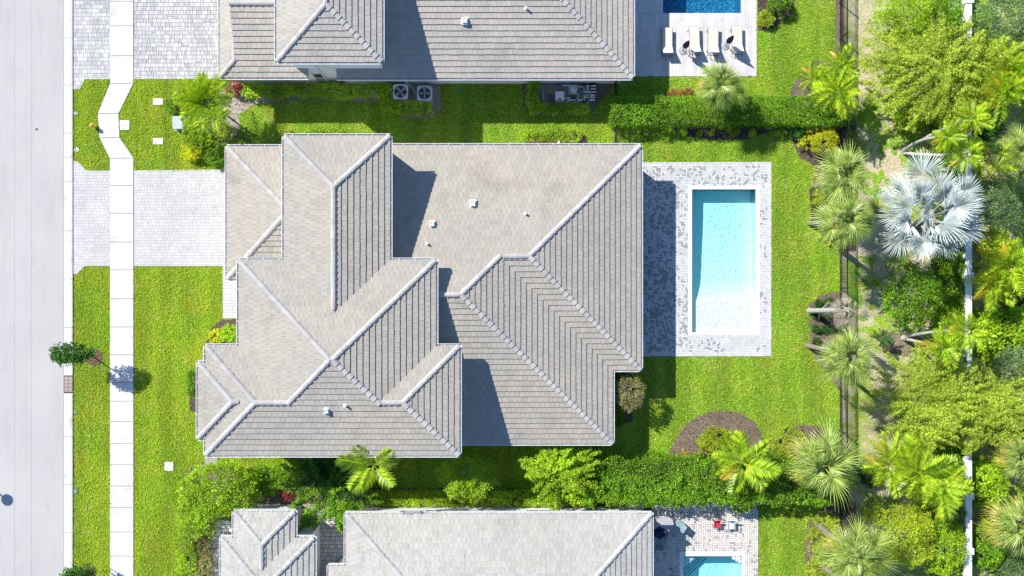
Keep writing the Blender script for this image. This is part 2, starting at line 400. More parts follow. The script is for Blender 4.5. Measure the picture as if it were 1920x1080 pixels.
# kerb
kr = thing('kerb', 'white concrete kerb of cast segments along the road edge', 'kerb', tuple(G(129, 540)))
del kr['category']; kr['kind'] = 'structure'
ky = [-378, -288, -198, -108, -18, 72, 160, 250, 295, 341, 433, 523, 614, 704, 737, 818, 908, 998, 1090, 1180, 1270]
for a, b in zip(ky[:-1], ky[1:]):
    if a == 704: continue
    mb = MB(); p0, p1 = G(120.2, b - 0.35), G(137.6, a + 0.35)
    xs = [p0.x, p0.x + 0.24, p0.x + 0.34, p1.x - 0.06, p1.x]; zs = [0.03, 0.045, 0.12, 0.13, 0.11]
    vs = [(x, p0.y, z) for x, z in zip(xs, zs)] + [(x, p1.y, z) for x, z in zip(xs, zs)] + [(xs[0], p0.y, -.05), (xs[-1], p0.y, -.05), (xs[0], p1.y, -.05), (xs[-1], p1.y, -.05)]
    fs = [(i, i + 1, 6 + i, 5 + i) for i in range(4)] + [(10, 11, 4, 3, 2, 1, 0), (5, 6, 7, 8, 9, 13, 12), (10, 0, 5, 12), (4, 11, 13, 9)]
    mb.add(vs, fs); mb.build('kerb_segment', KERB, kr)
mb = MB(); p0, p1 = G(119.5, 1400), G(138.3, -900); mb.box(p0.x, p1.x, p0.y, p1.y, -0.05, 0.024); mb.build('kerb_bedding', JOINT_D, kr)
# storm drain
dr = thing('storm_drain', 'rust framed iron storm drain grate set in the kerb', 'drain', tuple(G(129, 720)))
mb = MB(); a, b = G(120.5, 735.5), G(137.5, 704.5)
mb.box(a.x, b.x, a.y, b.y, -0.02, 0.028); mb.build('pit', m_plain('pit_dark', (0.02, 0.018, 0.016)), dr)
mb = MB(); t = 0.045
mb.box(a.x, a.x + t, a.y, b.y, .03, .09); mb.box(b.x - t, b.x, a.y, b.y, .03, .09); mb.box(a.x + t, b.x - t, a.y, a.y + t, .03, .089); mb.box(a.x + t, b.x - t, b.y - t, b.y, .03, .089)
mb.box((a.x + b.x) / 2 - .02, (a.x + b.x) / 2 + .02, a.y + t, b.y - t, .03, .087)
mb.build('frame', RUST, dr)
for k in range(11):
    y = a.y + t + (b.y - a.y - 2 * t) * (k + 0.5) / 11; mb = MB(); mb.box(a.x + t, b.x - t, y - .028, y + .028, .04, .085); mb.build('grate_bar', m_plain('grate_iron', (0.48, 0.42, 0.38), 0.7), dr)

# sidewalk of cast slabs
sw = thing('sidewalk', 'pale concrete sidewalk with a jog beside the verge', 'sidewalk', tuple(G(229, 540))); del sw['category']; sw['kind'] = 'structure'
def lerp_tab(tab, y):
    if y <= tab[0][0]: return tab[0][1]
    for (y0, x0), (y1, x1) in zip(tab[:-1], tab[1:]):
        if y <= y1: return x0 + (x1 - x0) * (y - y0) / (y1 - y0)
    return tab[-1][1]
LX = [(157, 207), (213, 184), (258, 187), (298, 207)]; RX = [(157, 251), (213, 223), (258, 225), (296, 251)]
ys = [-330, -275, -220, -165, -110, -53, 3, 49, 105, 157, 213, 258, 297, 348, 400, 454, 506, 560, 613, 665, 717, 752, 790, 831, 871, 911, 951, 997, 1042, 1090, 1140, 1190, 1240, 1290]
for a, b in zip(ys[:-1], ys[1:]):
    g = 0.42
    p = gpoly([(lerp_tab(LX, a + g) + .2, a + g), (lerp_tab(RX, a + g) - .2, a + g), (lerp_tab(RX, b - g) - .2, b - g), (lerp_tab(LX, b - g) + .2, b - g)])
    mb = MB(); mb.prism(p, 0.0, 0.075 + random.uniform(-.003, .003)); mb.build('slab', CONC, sw)
mb = MB()
for a, b in zip(ys[:-1], ys[1:]):
    mb.prism(gpoly([(lerp_tab(LX, a), a), (lerp_tab(RX, a), a), (lerp_tab(RX, b), b), (lerp_tab(LX, b), b)]), -0.02, 0.045)
mb.build('bedding', JOINT_D, sw)

# ---------------------------------------------------------------- pavings
def lay(mb, quad, convs, z0, z1, tone=0.0, gap=0.006):
    for c in convs:
        q = clip_convex(quad, c)
        if len(q) > 2 and area(q) > 0.002: mb.prism(q, z0, z1, tone, bottom=False)
def ashlar(mb, convs, row, lens, z0, z1, gap=0.006, vertical=False):
    xs = [p[0] for c in convs for p in c]; yy = [p[1] for c in convs for p in c]
    y = min(yy); k = 0
    while y < max(yy):
        x = min(xs) - random.uniform(0, lens[-1])
        while x < max(xs):
            L = random.choice(lens)
            if random.random() < 0.12 and L >= row * 0.9:
                q = [(x + gap, y + gap), (x + L - gap, y + gap), (x + L - gap, y + row / 2 - gap), (x + gap, y + row / 2 - gap)]
                lay(mb, q, convs, z0, z1 + random.uniform(-.002, .002))
                q = [(a, b + row / 2) for a, b in q]
            else: q = [(x + gap, y + gap), (x + L - gap, y + gap), (x + L - gap, y + row - gap), (x + gap, y + row - gap)]
            lay(mb, q, convs, z0, z1 + random.uniform(-.003, .003)); x += L
        y += row; k += 1
def herring(mb, convs, w_, z0, z1, tonef, gap=0.006):
    xs = [p[0] for c in convs for p in c]; yy = [p[1] for c in convs for p in c]
    x0, y0 = min(xs), min(yy); nx = int((max(xs) - x0) / w_) + 3; ny = int((max(yy) - y0) / w_) + 3
    for i in range(-2, nx):
        for j in range(-2, ny):
            k = (i - j) % 4; x, y = x0 + i * w_, y0 + j * w_
            if k == 0: q = (x, x + 2 * w_, y, y + w_)
            elif k == 3: q = (x, x + w_, y, y + 2 * w_)
            else: continue
            cx, cy = (q[0] + q[1]) / 2, (q[2] + q[3]) / 2
            if not any(min(p[0] for p in c) - w_ < cx < max(p[0] for p in c) + w_ and min(p[1] for p in c) - w_ < cy < max(p[1] for p in c) + w_ for c in convs): continue
            lay(mb, [(q[0] + gap, q[2] + gap), (q[1] - gap, q[2] + gap), (q[1] - gap, q[3] - gap), (q[0] + gap, q[3] - gap)], convs, z0, z1 + random.uniform(-.002, .002), tonef(cx, cy))
def paving(name, convs_px, mat, jmat, fn, base_z=0.04):
    r = bpy.data.objects.new(name, None); col.objects.link(r); r['kind'] = 'structure'; r.location = (*gpoly(convs_px[0])[0], 0)
    convs = [gpoly(c) for c in convs_px]
    mb = MB()
    for i, c in enumerate(convs): mb.prism(c, 0.0, base_z)
    mb.build('joint_bed', jmat, r)
    mb = MB(); fn(mb, convs); mb.build('paver', mat, r, 'stuff')
    return r
ZP0, ZP1 = 0.03, 0.06
paving('driveway', [[(138, 320), (207, 320), (207, 499), (138, 499)], [(138, 303), (147, 303), (163, 320), (138, 320)], [(138, 499), (160, 499), (145, 514), (138, 514)]], PAV_MAIN, JOINT,
       lambda mb, c: ashlar(mb, c, 0.20, [0.13, 0.2, 0.2, 0.27], ZP0, ZP1, 0.0045))
paving('driveway', [[(252, 319.5), (470, 317), (470, 499), (252, 499)], [(418, 499), (470, 499), (470, 597), (418, 597)]], PAV_MAIN, JOINT,
       lambda mb, c: ashlar(mb, c, 0.20, [0.13, 0.2, 0.2, 0.27], ZP0, ZP1, 0.0045))
paving('driveway', [[(138, -220), (207, -220), (207, 149), (138, 149)], [(138, 149), (160, 149), (150, 168), (138, 168)]], PAV_N, JOINT_D,
       lambda mb, c: ashlar(mb, c, 0.27, [0.14, 0.2, 0.27, 0.36], ZP0, ZP1, 0.008))
paving('driveway', [[(252, -220), (470, -220), (470, 149), (252, 149)]], PAV_N, JOINT_D,
       lambda mb, c: ashlar(mb, c, 0.27, [0.14, 0.2, 0.27, 0.36], ZP0, ZP1, 0.010))
def ring(o, i): # rectangles (x0,x1,y0,y1) outer minus inner as four convex pieces
    return [rect(o[0], o[2], o[1], i[2]), rect(o[0], i[3], o[1], o[3]), rect(o[0], i[2], i[0], i[3]), rect(i[1], i[2], o[1], i[3])]
def tone_main(x, y):
    gx, gy = 960 + x * S, 540 - y * S
    if gx > 1438 or gy > 660 or gy < 311: return 0.0
    p = 0.62 - 0.7 * float(vnoise(x, y, 1.3, 3)) + 0.4 * float(vnoise(x, y, 2.3, 5)) - 0.15
    if gx > 1262: p -= 0.08
    else: p += 0.14  # house shade put into the brick tone: more dark bricks on this side
    if gy > 628 or gx > 1423: p -= 0.22
    return random.uniform(0.75, 1.0) if random.random() < p else random.uniform(0, 0.12)
COP_M = (1290, 1423.5, 348.5, 628.5)
paving('pool_deck', ring((1165, 1446, 304, 668), COP_M), PAV_DECK, JOINT_D, lambda mb, c: herring(mb, c, 0.105, ZP0, ZP1, tone_main))
COP_S = (1274, 1397, 1034, 1240)
paving('pool_deck', ring((1180, 1421, 944, 1300), COP_S), PAV_S, JOINT_D, lambda mb, c: herring(mb, c, 0.118, ZP0, ZP1, lambda x, y: random.uniform(0.3, .9) if random.random() < 0.14 else 0.0, 0.013))
paving('courtyard', [[(560, 945), (690, 945), (690, 1240), (560, 1240)], [(390, 975), (470, 975), (470, 1240), (390, 1240)]], PAV_C, JOINT_D,
       lambda mb, c: ashlar(mb, c, 0.27, [0.14, 0.27, 0.27, 0.4], ZP0, ZP1, 0.016))
# north deck of long grey planks, each one its own piece
dk = thing('plank_deck', 'x', 'x', tuple(G(1300, 80))); del dk['category']; del dk['label']; dk['kind'] = 'structure'
COP_N = (1243, 1389, -190, 25)
dconv = [gpoly(c) for c in ring((1165, 1418.5, -210, 143.5), COP_N)]
mb = MB()
for c in dconv: mb.prism(c, 0.0, 0.04)
mb.build('joint_bed', JOINT_D, dk)
pl = []; x = G(1165, 0).x; i = 0
while x < G(1418.5, 0).x:
    y = G(0, 143.5).y - random.uniform(0, 1.1)
    while y < G(0, -210).y:
        for c in dconv:
            q = clip_convex([(x + .004, y + .004), (x + .226, y + .004), (x + .226, y + 1.096), (x + .004, y + 1.096)], c)
            if len(q) > 2 and area(q) > .01: pl.append(q)
        y += 1.1
    x += 0.23
pl.sort(key=lambda q: q[0][1])
for q in pl[:290]:
    mb = MB(); mb.prism(q, .03, .06 + random.uniform(-.002, .002), bottom=False); mb.build('plank', PLANK, dk)
mb = MB()
for q in pl[290:]: mb.prism(q, .03, .06, bottom=False)
mb.build('plank', PLANK, dk, 'stuff')

# ---------------------------------------------------------------- pools
def m_caustic_plaster(name, c0, c1, s1):  # plaster colour with caustic ripple light painted in as voronoi cells
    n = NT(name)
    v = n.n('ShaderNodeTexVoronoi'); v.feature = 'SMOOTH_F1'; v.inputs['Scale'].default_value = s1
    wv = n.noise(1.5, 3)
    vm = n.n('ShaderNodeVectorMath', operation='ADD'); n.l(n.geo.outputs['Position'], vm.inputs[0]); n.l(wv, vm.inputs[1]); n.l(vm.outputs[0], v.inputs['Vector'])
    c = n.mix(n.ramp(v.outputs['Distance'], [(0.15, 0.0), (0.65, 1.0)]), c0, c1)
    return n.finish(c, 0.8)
def m_water(name, dens, colr, ripple, rs_):
    n = NT(name)
    t = n.n('ShaderNodeBsdfTransparent'); g = n.n('ShaderNodeBsdfGlossy'); g.inputs['Roughness'].default_value = 0.05
    fr = n.n('ShaderNodeFresnel'); fr.inputs[0].default_value = 1.33
    bp = n.n('ShaderNodeBump'); bp.inputs['Strength'].default_value = ripple; bp.inputs['Distance'].default_value = 0.1
    n.l(n.noise(rs_, 3, 0.6), bp.inputs['Height']); n.l(bp.outputs[0], g.inputs['Normal']); n.l(bp.outputs[0], fr.inputs['Normal'])
    mx = n.n('ShaderNodeMixShader'); n.l(fr.outputs[0], mx.inputs[0]); n.l(t.outputs[0], mx.inputs[1]); n.l(g.outputs[0], mx.inputs[2]); n.l(mx.outputs[0], n.out.inputs[0])
    va = n.n('ShaderNodeVolumeAbsorption'); va.inputs[0].default_value = (*colr, 1); va.inputs[1].default_value = dens
    n.l(va.outputs[0], n.out.inputs[1]); return n.m
W_MAIN = m_water('clear_water', 0.31, (0.0, 0.92, 0.955), 0.15, 5.0)
W_N = m_water('blue_water', 0.6, (0.0, 0.70, 0.94), 0.8, 5.0)
PLAS = m_caustic_plaster('white_plaster_painted_caustics', (0.73, 0.80, 0.80), (0.88, 0.88, 0.87), 19.0)
PLAS_N = m_caustic_plaster('blue_plaster_painted_caustics', (0.03, 0.16, 0.24), (0.40, 0.66, 0.66), 8.0)
TILEB = m_plain('blue_band_tile', (0.05, 0.22, 0.30), 0.3)
def pool(label, pr, cop, depths, water_mat, plaster, zc=0.075, group=None, coping=True):
    # depths: list of (plan y, depth) going down the picture
    t = thing('swimming_pool', label, 'pool', tuple(G((pr[0] + pr[1]) / 2, (pr[2] + pr[3]) / 2)))
    a, b = G(pr[0], pr[3]), G(pr[1], pr[2]); mb = MB()
    tb = 0.06
    ysz = [(G(0, y).y, -d) for y, d in depths]
    for (y1, z1), (y0, z0) in zip(ysz[:-1], ysz[1:]):
        mb.add([(a.x, y0, z0), (b.x, y0, z0), (b.x, y1, z1), (a.x, y1, z1)], [(0, 1, 2, 3)])
        mb.add([(a.x, y0, z0), (a.x, y1, z1), (a.x, y1, tb), (a.x, y0, tb)], [(0, 1, 2, 3)])
        mb.add([(b.x, y1, z1), (b.x, y0, z0), (b.x, y0, tb), (b.x, y1, tb)], [(0, 1, 2, 3)])
    mb.add([(a.x, ysz[0][0], ysz[0][1]), (b.x, ysz[0][0], ysz[0][1]), (b.x, ysz[0][0], tb), (a.x, ysz[0][0], tb)], [(0, 1, 2, 3)])
    mb.add([(b.x, ysz[-1][0], ysz[-1][1]), (a.x, ysz[-1][0], ysz[-1][1]), (a.x, ysz[-1][0], tb), (b.x, ysz[-1][0], tb)], [(0, 1, 2, 3)])
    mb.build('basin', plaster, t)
    mb = MB(); e = 0.002
    mb.box(a.x + e, b.x - e, a.y + e, b.y - e, -2.4, -0.07); mb.build('water', water_mat, t)
    if coping:
        c0, c1 = G(cop[0], cop[3]), G(cop[1], cop[2])
        def run(x0, x1, y0, y1, along):
            L = (x1 - x0) if along else (y1 - y0); n = max(1, round(L / 0.62))
            for k in range(n):
                mb = MB(); s0, s1 = k / n, (k + 1) / n; g = 0.003
                if along: mb.box(x0 + L * s0 + g, x0 + L * s1 - g, y0, y1, 0.0, zc)
                else: mb.box(x0, x1, y0 + L * s0 + g, y0 + L * s1 - g, 0.0, zc)
                mb.build('coping_stone', COPING, t)
        run(c0.x, c1.x, b.y, c1.y, True); run(c0.x, c1.x, c0.y, a.y, True)
        run(c0.x, a.x, a.y, b.y, False); run(b.x, c1.x, a.y, b.y, False)
    return t
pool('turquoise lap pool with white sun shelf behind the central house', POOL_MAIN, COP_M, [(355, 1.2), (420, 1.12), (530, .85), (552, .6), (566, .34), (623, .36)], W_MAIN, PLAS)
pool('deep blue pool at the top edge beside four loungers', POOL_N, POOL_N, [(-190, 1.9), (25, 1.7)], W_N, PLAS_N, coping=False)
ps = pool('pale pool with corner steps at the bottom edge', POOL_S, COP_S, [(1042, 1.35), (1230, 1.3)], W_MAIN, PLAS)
a = G(1281, 1042)
for k, (L, z) in enumerate([(0.75, -.35), (1.05, -.62), (1.35, -.88), (1.65, -1.1)]):
    mb = MB(); L2 = L * 1.25 + .2
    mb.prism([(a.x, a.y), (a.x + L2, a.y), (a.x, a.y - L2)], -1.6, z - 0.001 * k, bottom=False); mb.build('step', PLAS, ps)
    mb = MB(); e = .05; mb.prism([(a.x + L2 - e * 1.4, a.y), (a.x + L2 + .01, a.y), (a.x, a.y - L2 - .01), (a.x, a.y - L2 + e * 1.4)], z, z + .012, bottom=False); mb.build('step_tile', TILEB, ps)
# inflatable float in the corner of that pool
n_ = NT('float_pattern'); v = n_.n('ShaderNodeTexVoronoi'); v.inputs['Scale'].default_value = 9; n_.l(n_.geo.outputs['Position'], v.inputs[0])
FLOATM = n_.finish(n_.mix(n_.ramp(v.outputs['Distance'], [(.35, 0), (.5, 1)]), (.06, .12, .45), (.7, .75, .85)), .3)
mb = MB(); q = G(1391, 1042); mb.prism([(q.x - .02, q.y - .03), (q.x - .68, q.y - .03), (q.x - .66, q.y - .2), (q.x - .3, q.y - .42), (q.x - .02, q.y - .5)], -.09, .02)
tag(mb.build('pool_float', FLOATM), 'blue and white patterned float in the corner of the pale pool', 'pool float')

# ---------------------------------------------------------------- houses
PITCH = 0.32
EX = 0.345
class House:
    def __init__(s, name, label, loc, tile, cap):
        s.root = thing(name, label, 'house', loc); s.levels = []; s.tile = tile; s.cap = cap
    def level(s, z, rects, walls=True):      # rects: plan px x0,x1,y0,y1, slopes
        L = []
        for x0, x1, y0, y1, sides in rects:
            a, b = G(x0, y1), G(x1, y0); L.append((a.x, b.x, a.y, b.y, sides))
        s.levels.append((z, L)); return s
    def h(s, z, r, x, y):
        x0, x1, y0, y1, sd_ = r
        if not (x0 - 1e-6 <= x <= x1 + 1e-6 and y0 - 1e-6 <= y <= y1 + 1e-6): return -1
        d = []
        if 'W' in sd_: d.append(x - x0)
        if 'E' in sd_: d.append(x1 - x)
        if 'S' in sd_: d.append(y - y0)
        if 'N' in sd_: d.append(y1 - y)
        return z + PITCH * min(d)
    def top(s, x, y, skip=None, lev=None):
        b = -1
        for li, (z, L) in enumerate(s.levels):
            if lev is not None and li != lev: continue
            for r in L:
                if r is skip: continue
                b = max(b, s.h(z, r, x, y))
        return b
    def on_roof(s, px, py):
        z = 4.0
        for _ in range(30): q = P(px, py, z); z = 0.5 * z + 0.5 * max(s.top(q.x, q.y), 3)
        return P(px, py, z)
FR = {'S': ((1, 0), (0, 1)), 'N': ((-1, 0), (0, -1)), 'W': ((0, -1), (1, 0)), 'E': ((0, 1), (-1, 0))}
def build_house(hs, max_tiles=298, wall_inset=0.42):
    root = hs.root
    # bodies: walls, fascia, felt
    wl = MB(); fa = MB(); fe = MB(); n = 0
    for z, L in hs.levels:
        for r in L:
            n += 1; x0, x1, y0, y1, sd_ = r; i_ = wall_inset + n * .004
            fx0 = x0 + (i_ if 'W' in sd_ else 0.02); fx1 = x1 - (i_ if 'E' in sd_ else 0.02); fy0 = y0 + (i_ if 'S' in sd_ else .02); fy1 = y1 - (i_ if 'N' in sd_ else .02)
            wl.box(fx0, fx1, fy0, fy1, -.05 - n * .003, z - .10)
            fa.box(x0 + .03 + n * .002, x1 - .03 - n * .002, y0 + .03 + n * .002, y1 - .03 - n * .002, z - .2 - n * .002, z - .012 - n * .002)
            def lines(side):
                return {'W': (1, 0, -x0), 'E': (-1, 0, x1), 'S': (0, 1, -y0), 'N': (0, -1, y1)}[side]
            dz = -.02 - n * .003
            for sA in sd_:
                poly = [(x0, y0), (x1, y0), (x1, y1), (x0, y1)]; A = lines(sA)
                for sB in sd_:
                    if sB != sA: B = lines(sB); poly = clip(poly, B[0] - A[0], B[1] - A[1], B[2] - A[2])
                if len(poly) > 2: fe.add([(p[0], p[1], z + dz + PITCH * (A[0] * p[0] + A[1] * p[1] + A[2])) for p in poly], [tuple(range(len(poly)))])
            for sA in 'WESN':
                if sA in sd_: continue
                seg = {'W': ((x0, y1), (x0, y0)), 'E': ((x1, y0), (x1, y1)), 'S': ((x0, y0), (x1, y0)), 'N': ((x1, y1), (x0, y1))}[sA]
                pts = [(seg[0][0] + (seg[1][0] - seg[0][0]) * k / 8, seg[0][1] + (seg[1][1] - seg[0][1]) * k / 8) for k in range(9)]
                vs = [(p[0], p[1], z - .02) for p in pts] + [(p[0], p[1], hs.h(z, r, *p) + dz) for p in pts]
                wl.add(vs, [(k, k + 1, k + 10, k + 9) for k in range(8)])
    wl.build('wall', STUCCO, root); fa.build('fascia', WHITE, root)
    roof = fe.build('roof', UNDER, root)
    # tiles: planes that share eave side and eave line are one field
    fields = {}
    for li, (z, L) in enumerate(hs.levels):
        for r in L:
            x0, x1, y0, y1, sd_ = r
            for sA in sd_:
                e = {'W': x0, 'E': x1, 'S': y0, 'N': y1}[sA]
                fields.setdefault((li, sA, round(e, 2)), []).append(r)
    tiles = []
    for (li, sA, e), rl in fields.items():
        z = hs.levels[li][0]; U, N_ = FR[sA]
        org = {'W': (e, 0), 'E': (e, 0), 'S': (0, e), 'N': (0, e)}[sA]
        us = []; dm = 0
        for r in rl:
            for cx in r[:2]:
                for cy in r[2:4]:
                    us.append((cx - org[0]) * U[0] + (cy - org[1]) * U[1]); dm = max(dm, (cx - org[0]) * N_[0] + (cy - org[1]) * N_[1])
        def toxy(u, d, org=org, U=U, N_=N_): return (org[0] + u * U[0] + d * N_[0], org[1] + u * U[1] + d * N_[1])
        u0, u1 = min(us), max(us)
        for k in range(int(dm / EX) + 1):
            TW = 0.315; ph = (k % 2) * TW / 2 + random.uniform(-.04, .04)
            u = math.floor(u0 / TW) * TW - TW + ph
            while u < u1:
                tw = TW
                jit = random.uniform(-.010, .010)
                d0, d1 = k * EX + .012 * (k == 0), (k + 1) * EX
                quad0 = [(u + .0045, max(d0 + jit, 0.0)), (u + tw - .0045, max(d0 + jit, 0.0)), (u + tw - .0045, d1 + .02), (u + .0045, d1 + .02)]
                u += tw
                best = None
                for r in rl:
                    q = quad0; x0, x1, y0, y1, sd_ = r
                    def half(a, b, c):  # a*x+b*y+c>=0 in plan -> in (u,d)
                        return (a * U[0] + b * U[1], a * N_[0] + b * N_[1], a * org[0] + b * org[1] + c)
                    for a, b, c in ((1, 0, -x0), (-1, 0, x1), (0, 1, -y0), (0, -1, y1)):
                        q = clip(q, *half(a, b, c)) if len(q) > 2 else q
                    for sB, (a, b, c) in {'W': (1, 0, -x0), 'E': (-1, 0, x1), 'S': (0, 1, -y0), 'N': (0, -1, y1)}.items():
                        if sB in sd_ and sB != sA and len(q) > 2:
                            A_, B_, C_ = half(a, b, c); q = clip(q, A_, B_ - 1, C_)
                    if len(q) > 2 and (best is None or area(q) > area(best[0])): best = (q, r)
                if best is None or area(best[0]) < 0.003: continue
                q, r = best
                vis = False
                for (uu, dd) in q + [(sum(p[0] for p in q) / len(q), sum(p[1] for p in q) / len(q))]:
                    xx, yy = toxy(uu, dd)
                    if z + PITCH * dd > hs.top(xx, yy, None, li) - 0.14: vis = True
                # inside the body of a higher storey
                if li == 0 and len(hs.levels) > 1:
                    z2, L2 = hs.levels[1]
                    xx, yy = toxy(sum(p[0] for p in q) / len(q), sum(p[1] for p in q) / len(q))
                    if any(rr[0] + .8 < xx < rr[1] - .8 and rr[2] + .8 < yy < rr[3] - .8 for rr in L2): vis = False
                if not vis: continue
                T = .072 + random.uniform(-.006, .006); full = len(q) == 4 and abs(area(q) - area(quad0)) < 1e-4
                tiles.append((z + PITCH * max(p[1] for p in q), full, q, d0, T, z, toxy, sA, random.random() < 2))
    def geom(q, d0, T, z, toxy):
        vs = []; m = len(q)
        for uu, dd in q: x, y = toxy(uu, dd); vs.append((x, y, z + PITCH * dd - .01))
        for uu, dd in q:
            x, y = toxy(uu, dd); f = min(max((dd - d0) / EX, 0), 1); vs.append((x, y, z + PITCH * dd + T * (1 - f) + .012 * f))
        a2 = sum(vs[i][0] * vs[(i + 1) % m][1] - vs[(i + 1) % m][0] * vs[i][1] for i in range(m))
        fs = [tuple(range(m, 2 * m))] + [(i, (i + 1) % m, m + (i + 1) % m, m + i) for i in range(m)]
        if a2 < 0: fs = [f[::-1] for f in fs]
        return vs, fs
    fullt = sorted([t for t in tiles if t[1]], key=lambda t: -t[0])
    # the single pieces: those nearest the camera that also lie inside the picture
    pick = []
    for t in fullt:
        c = t[6](sum(p[0] for p in t[2]) / 4, sum(p[1] for p in t[2]) / 4)
        k = 1 / (1 - t[0] / H)
        if abs(c[0] * k) < 34 and abs(c[1] * k) < 19: pick.append(t)
        if len(pick) >= max_tiles: break
    ids = {id(t) for t in pick}; shared = {}
    for t in pick:
        q, d0, T, z, toxy, sA = t[2], t[3], t[4], t[5], t[6], t[7]
        c = toxy(q[0][0], q[0][1]); zc = z + PITCH * q[0][1]
        if sA not in shared:
            vs, fs = geom(q, d0, .072, z, toxy); mb = MB(); mb.add([(v[0] - c[0], v[1] - c[1], v[2] - zc) for v in vs], fs); shared[sA] = mb.mesh('roof_tile', hs.tile)
        o = link('roof_tile', shared[sA], roof); o.location = Vector((c[0], c[1], zc)) - wloc(roof)
    mb = MB()
    for t in tiles:
        if id(t) not in ids: mb.add(*geom(*t[2:7]))
    mb.build('roof_tile', hs.tile, roof, 'stuff')
    # ridge and hip caps
    cm = MB(); n = 5; Lc = .40
    vs = []
    for x, lift, wd in ((-.01, .05, .18), (Lc, .0, .15)):
        vs += [(x, -wd, -.02 + lift), (x, -wd * .55, .055 + lift), (x, 0, .08 + lift), (x, wd * .55, .055 + lift), (x, wd, -.02 + lift)]
    cm.add(vs, [(i, i + 5, i + 6, i + 1) for i in range(4)] + [(0, 1, 2, 3, 4), (9, 8, 7, 6, 5)])
    capm = cm.mesh('ridge_cap', hs.cap)
    caps = []
    for li, (z, L) in enumerate(hs.levels):
        for ri, r in enumerate(L):
            x0, x1, y0, y1, sd_ = r; lx, ly = x1 - x0, y1 - y0
            segs = []
            if 'N' in sd_ and 'S' in sd_ and (lx >= ly or 'W' not in sd_ or 'E' not in sd_):
                m_ = ly / 2; xa = x0 + (m_ if 'W' in sd_ else 0); xb = x1 - (m_ if 'E' in sd_ else 0); yr = (y0 + y1) / 2
                if 'W' in sd_: segs += [((x0, y0), (xa, yr)), ((x0, y1), (xa, yr))]
                if 'E' in sd_: segs += [((x1, y0), (xb, yr)), ((x1, y1), (xb, yr))]
                segs.append(((xa, yr), (xb, yr)))
            elif 'W' in sd_ and 'E' in sd_:
                m_ = lx / 2; ya = y0 + (m_ if 'S' in sd_ else 0); yb = y1 - (m_ if 'N' in sd_ else 0); xr = (x0 + x1) / 2
                if 'S' in sd_: segs += [((x0, y0), (xr, ya)), ((x1, y0), (xr, ya))]
                if 'N' in sd_: segs += [((x0, y1), (xr, yb)), ((x1, y1), (xr, yb))]
                segs.append(((xr, yb), (xr, ya)))
            for p, q in segs:
                p = Vector(p); q = Vector(q); Ls = (q - p).length
                if Ls < .2: continue
                za, zb = hs.h(z, r, *p), hs.h(z, r, *q)
                d3 = Vector((q.x - p.x, q.y - p.y, zb - za)); L3 = d3.length; m = max(1, round((L3 - .05) / .375)); d3n = d3 / L3
                for k in range(m):
                    s0 = .08 * (za < zb) + (L3 - .08) * k / m; c = Vector((p.x, p.y, za)) + d3n * s0; mid = c + d3n * .19
                    own = hs.h(z, r, mid.x, mid.y); oth = hs.top(mid.x, mid.y, r, li)
                    if oth > own - .03: continue
                    if li == 0 and len(hs.levels) > 1 and any(rr[0] + .8 < mid.x < rr[1] - .8 and rr[2] + .8 < mid.y < rr[3] - .8 for rr in hs.levels[1][1]): continue
                    Y = Vector((0, 0, 1)).cross(d3n).normalized(); Z = d3n.cross(Y)
                    M_ = Matrix((d3n, Y, Z)).transposed().to_4x4(); M_.translation = c + Vector((0, 0, .035))
                    kk = 1 / (1 - c.z / H); vis_ = abs(c.x * kk) < 35.5 and abs(c.y * kk) < 20.5
                    caps.append((0 if vis_ else 1, M_))
    caps.sort(key=lambda t: t[0])
    for f, M_ in caps[:298]:
        if f: continue
        o = link('ridge_cap', capm, roof); o.matrix_local = Matrix.Translation(-wloc(roof)) @ M_
    rest = [m_ for f, m_ in caps if f] + [m_ for f, m_ in caps[298:] if not f]
    if rest:
        mb = MB()
        for M_ in rest: mb.add([M_ @ Vector(v) for v in cm.v], cm.f)
        mb.build('ridge_cap', hs.cap, roof, 'stuff')
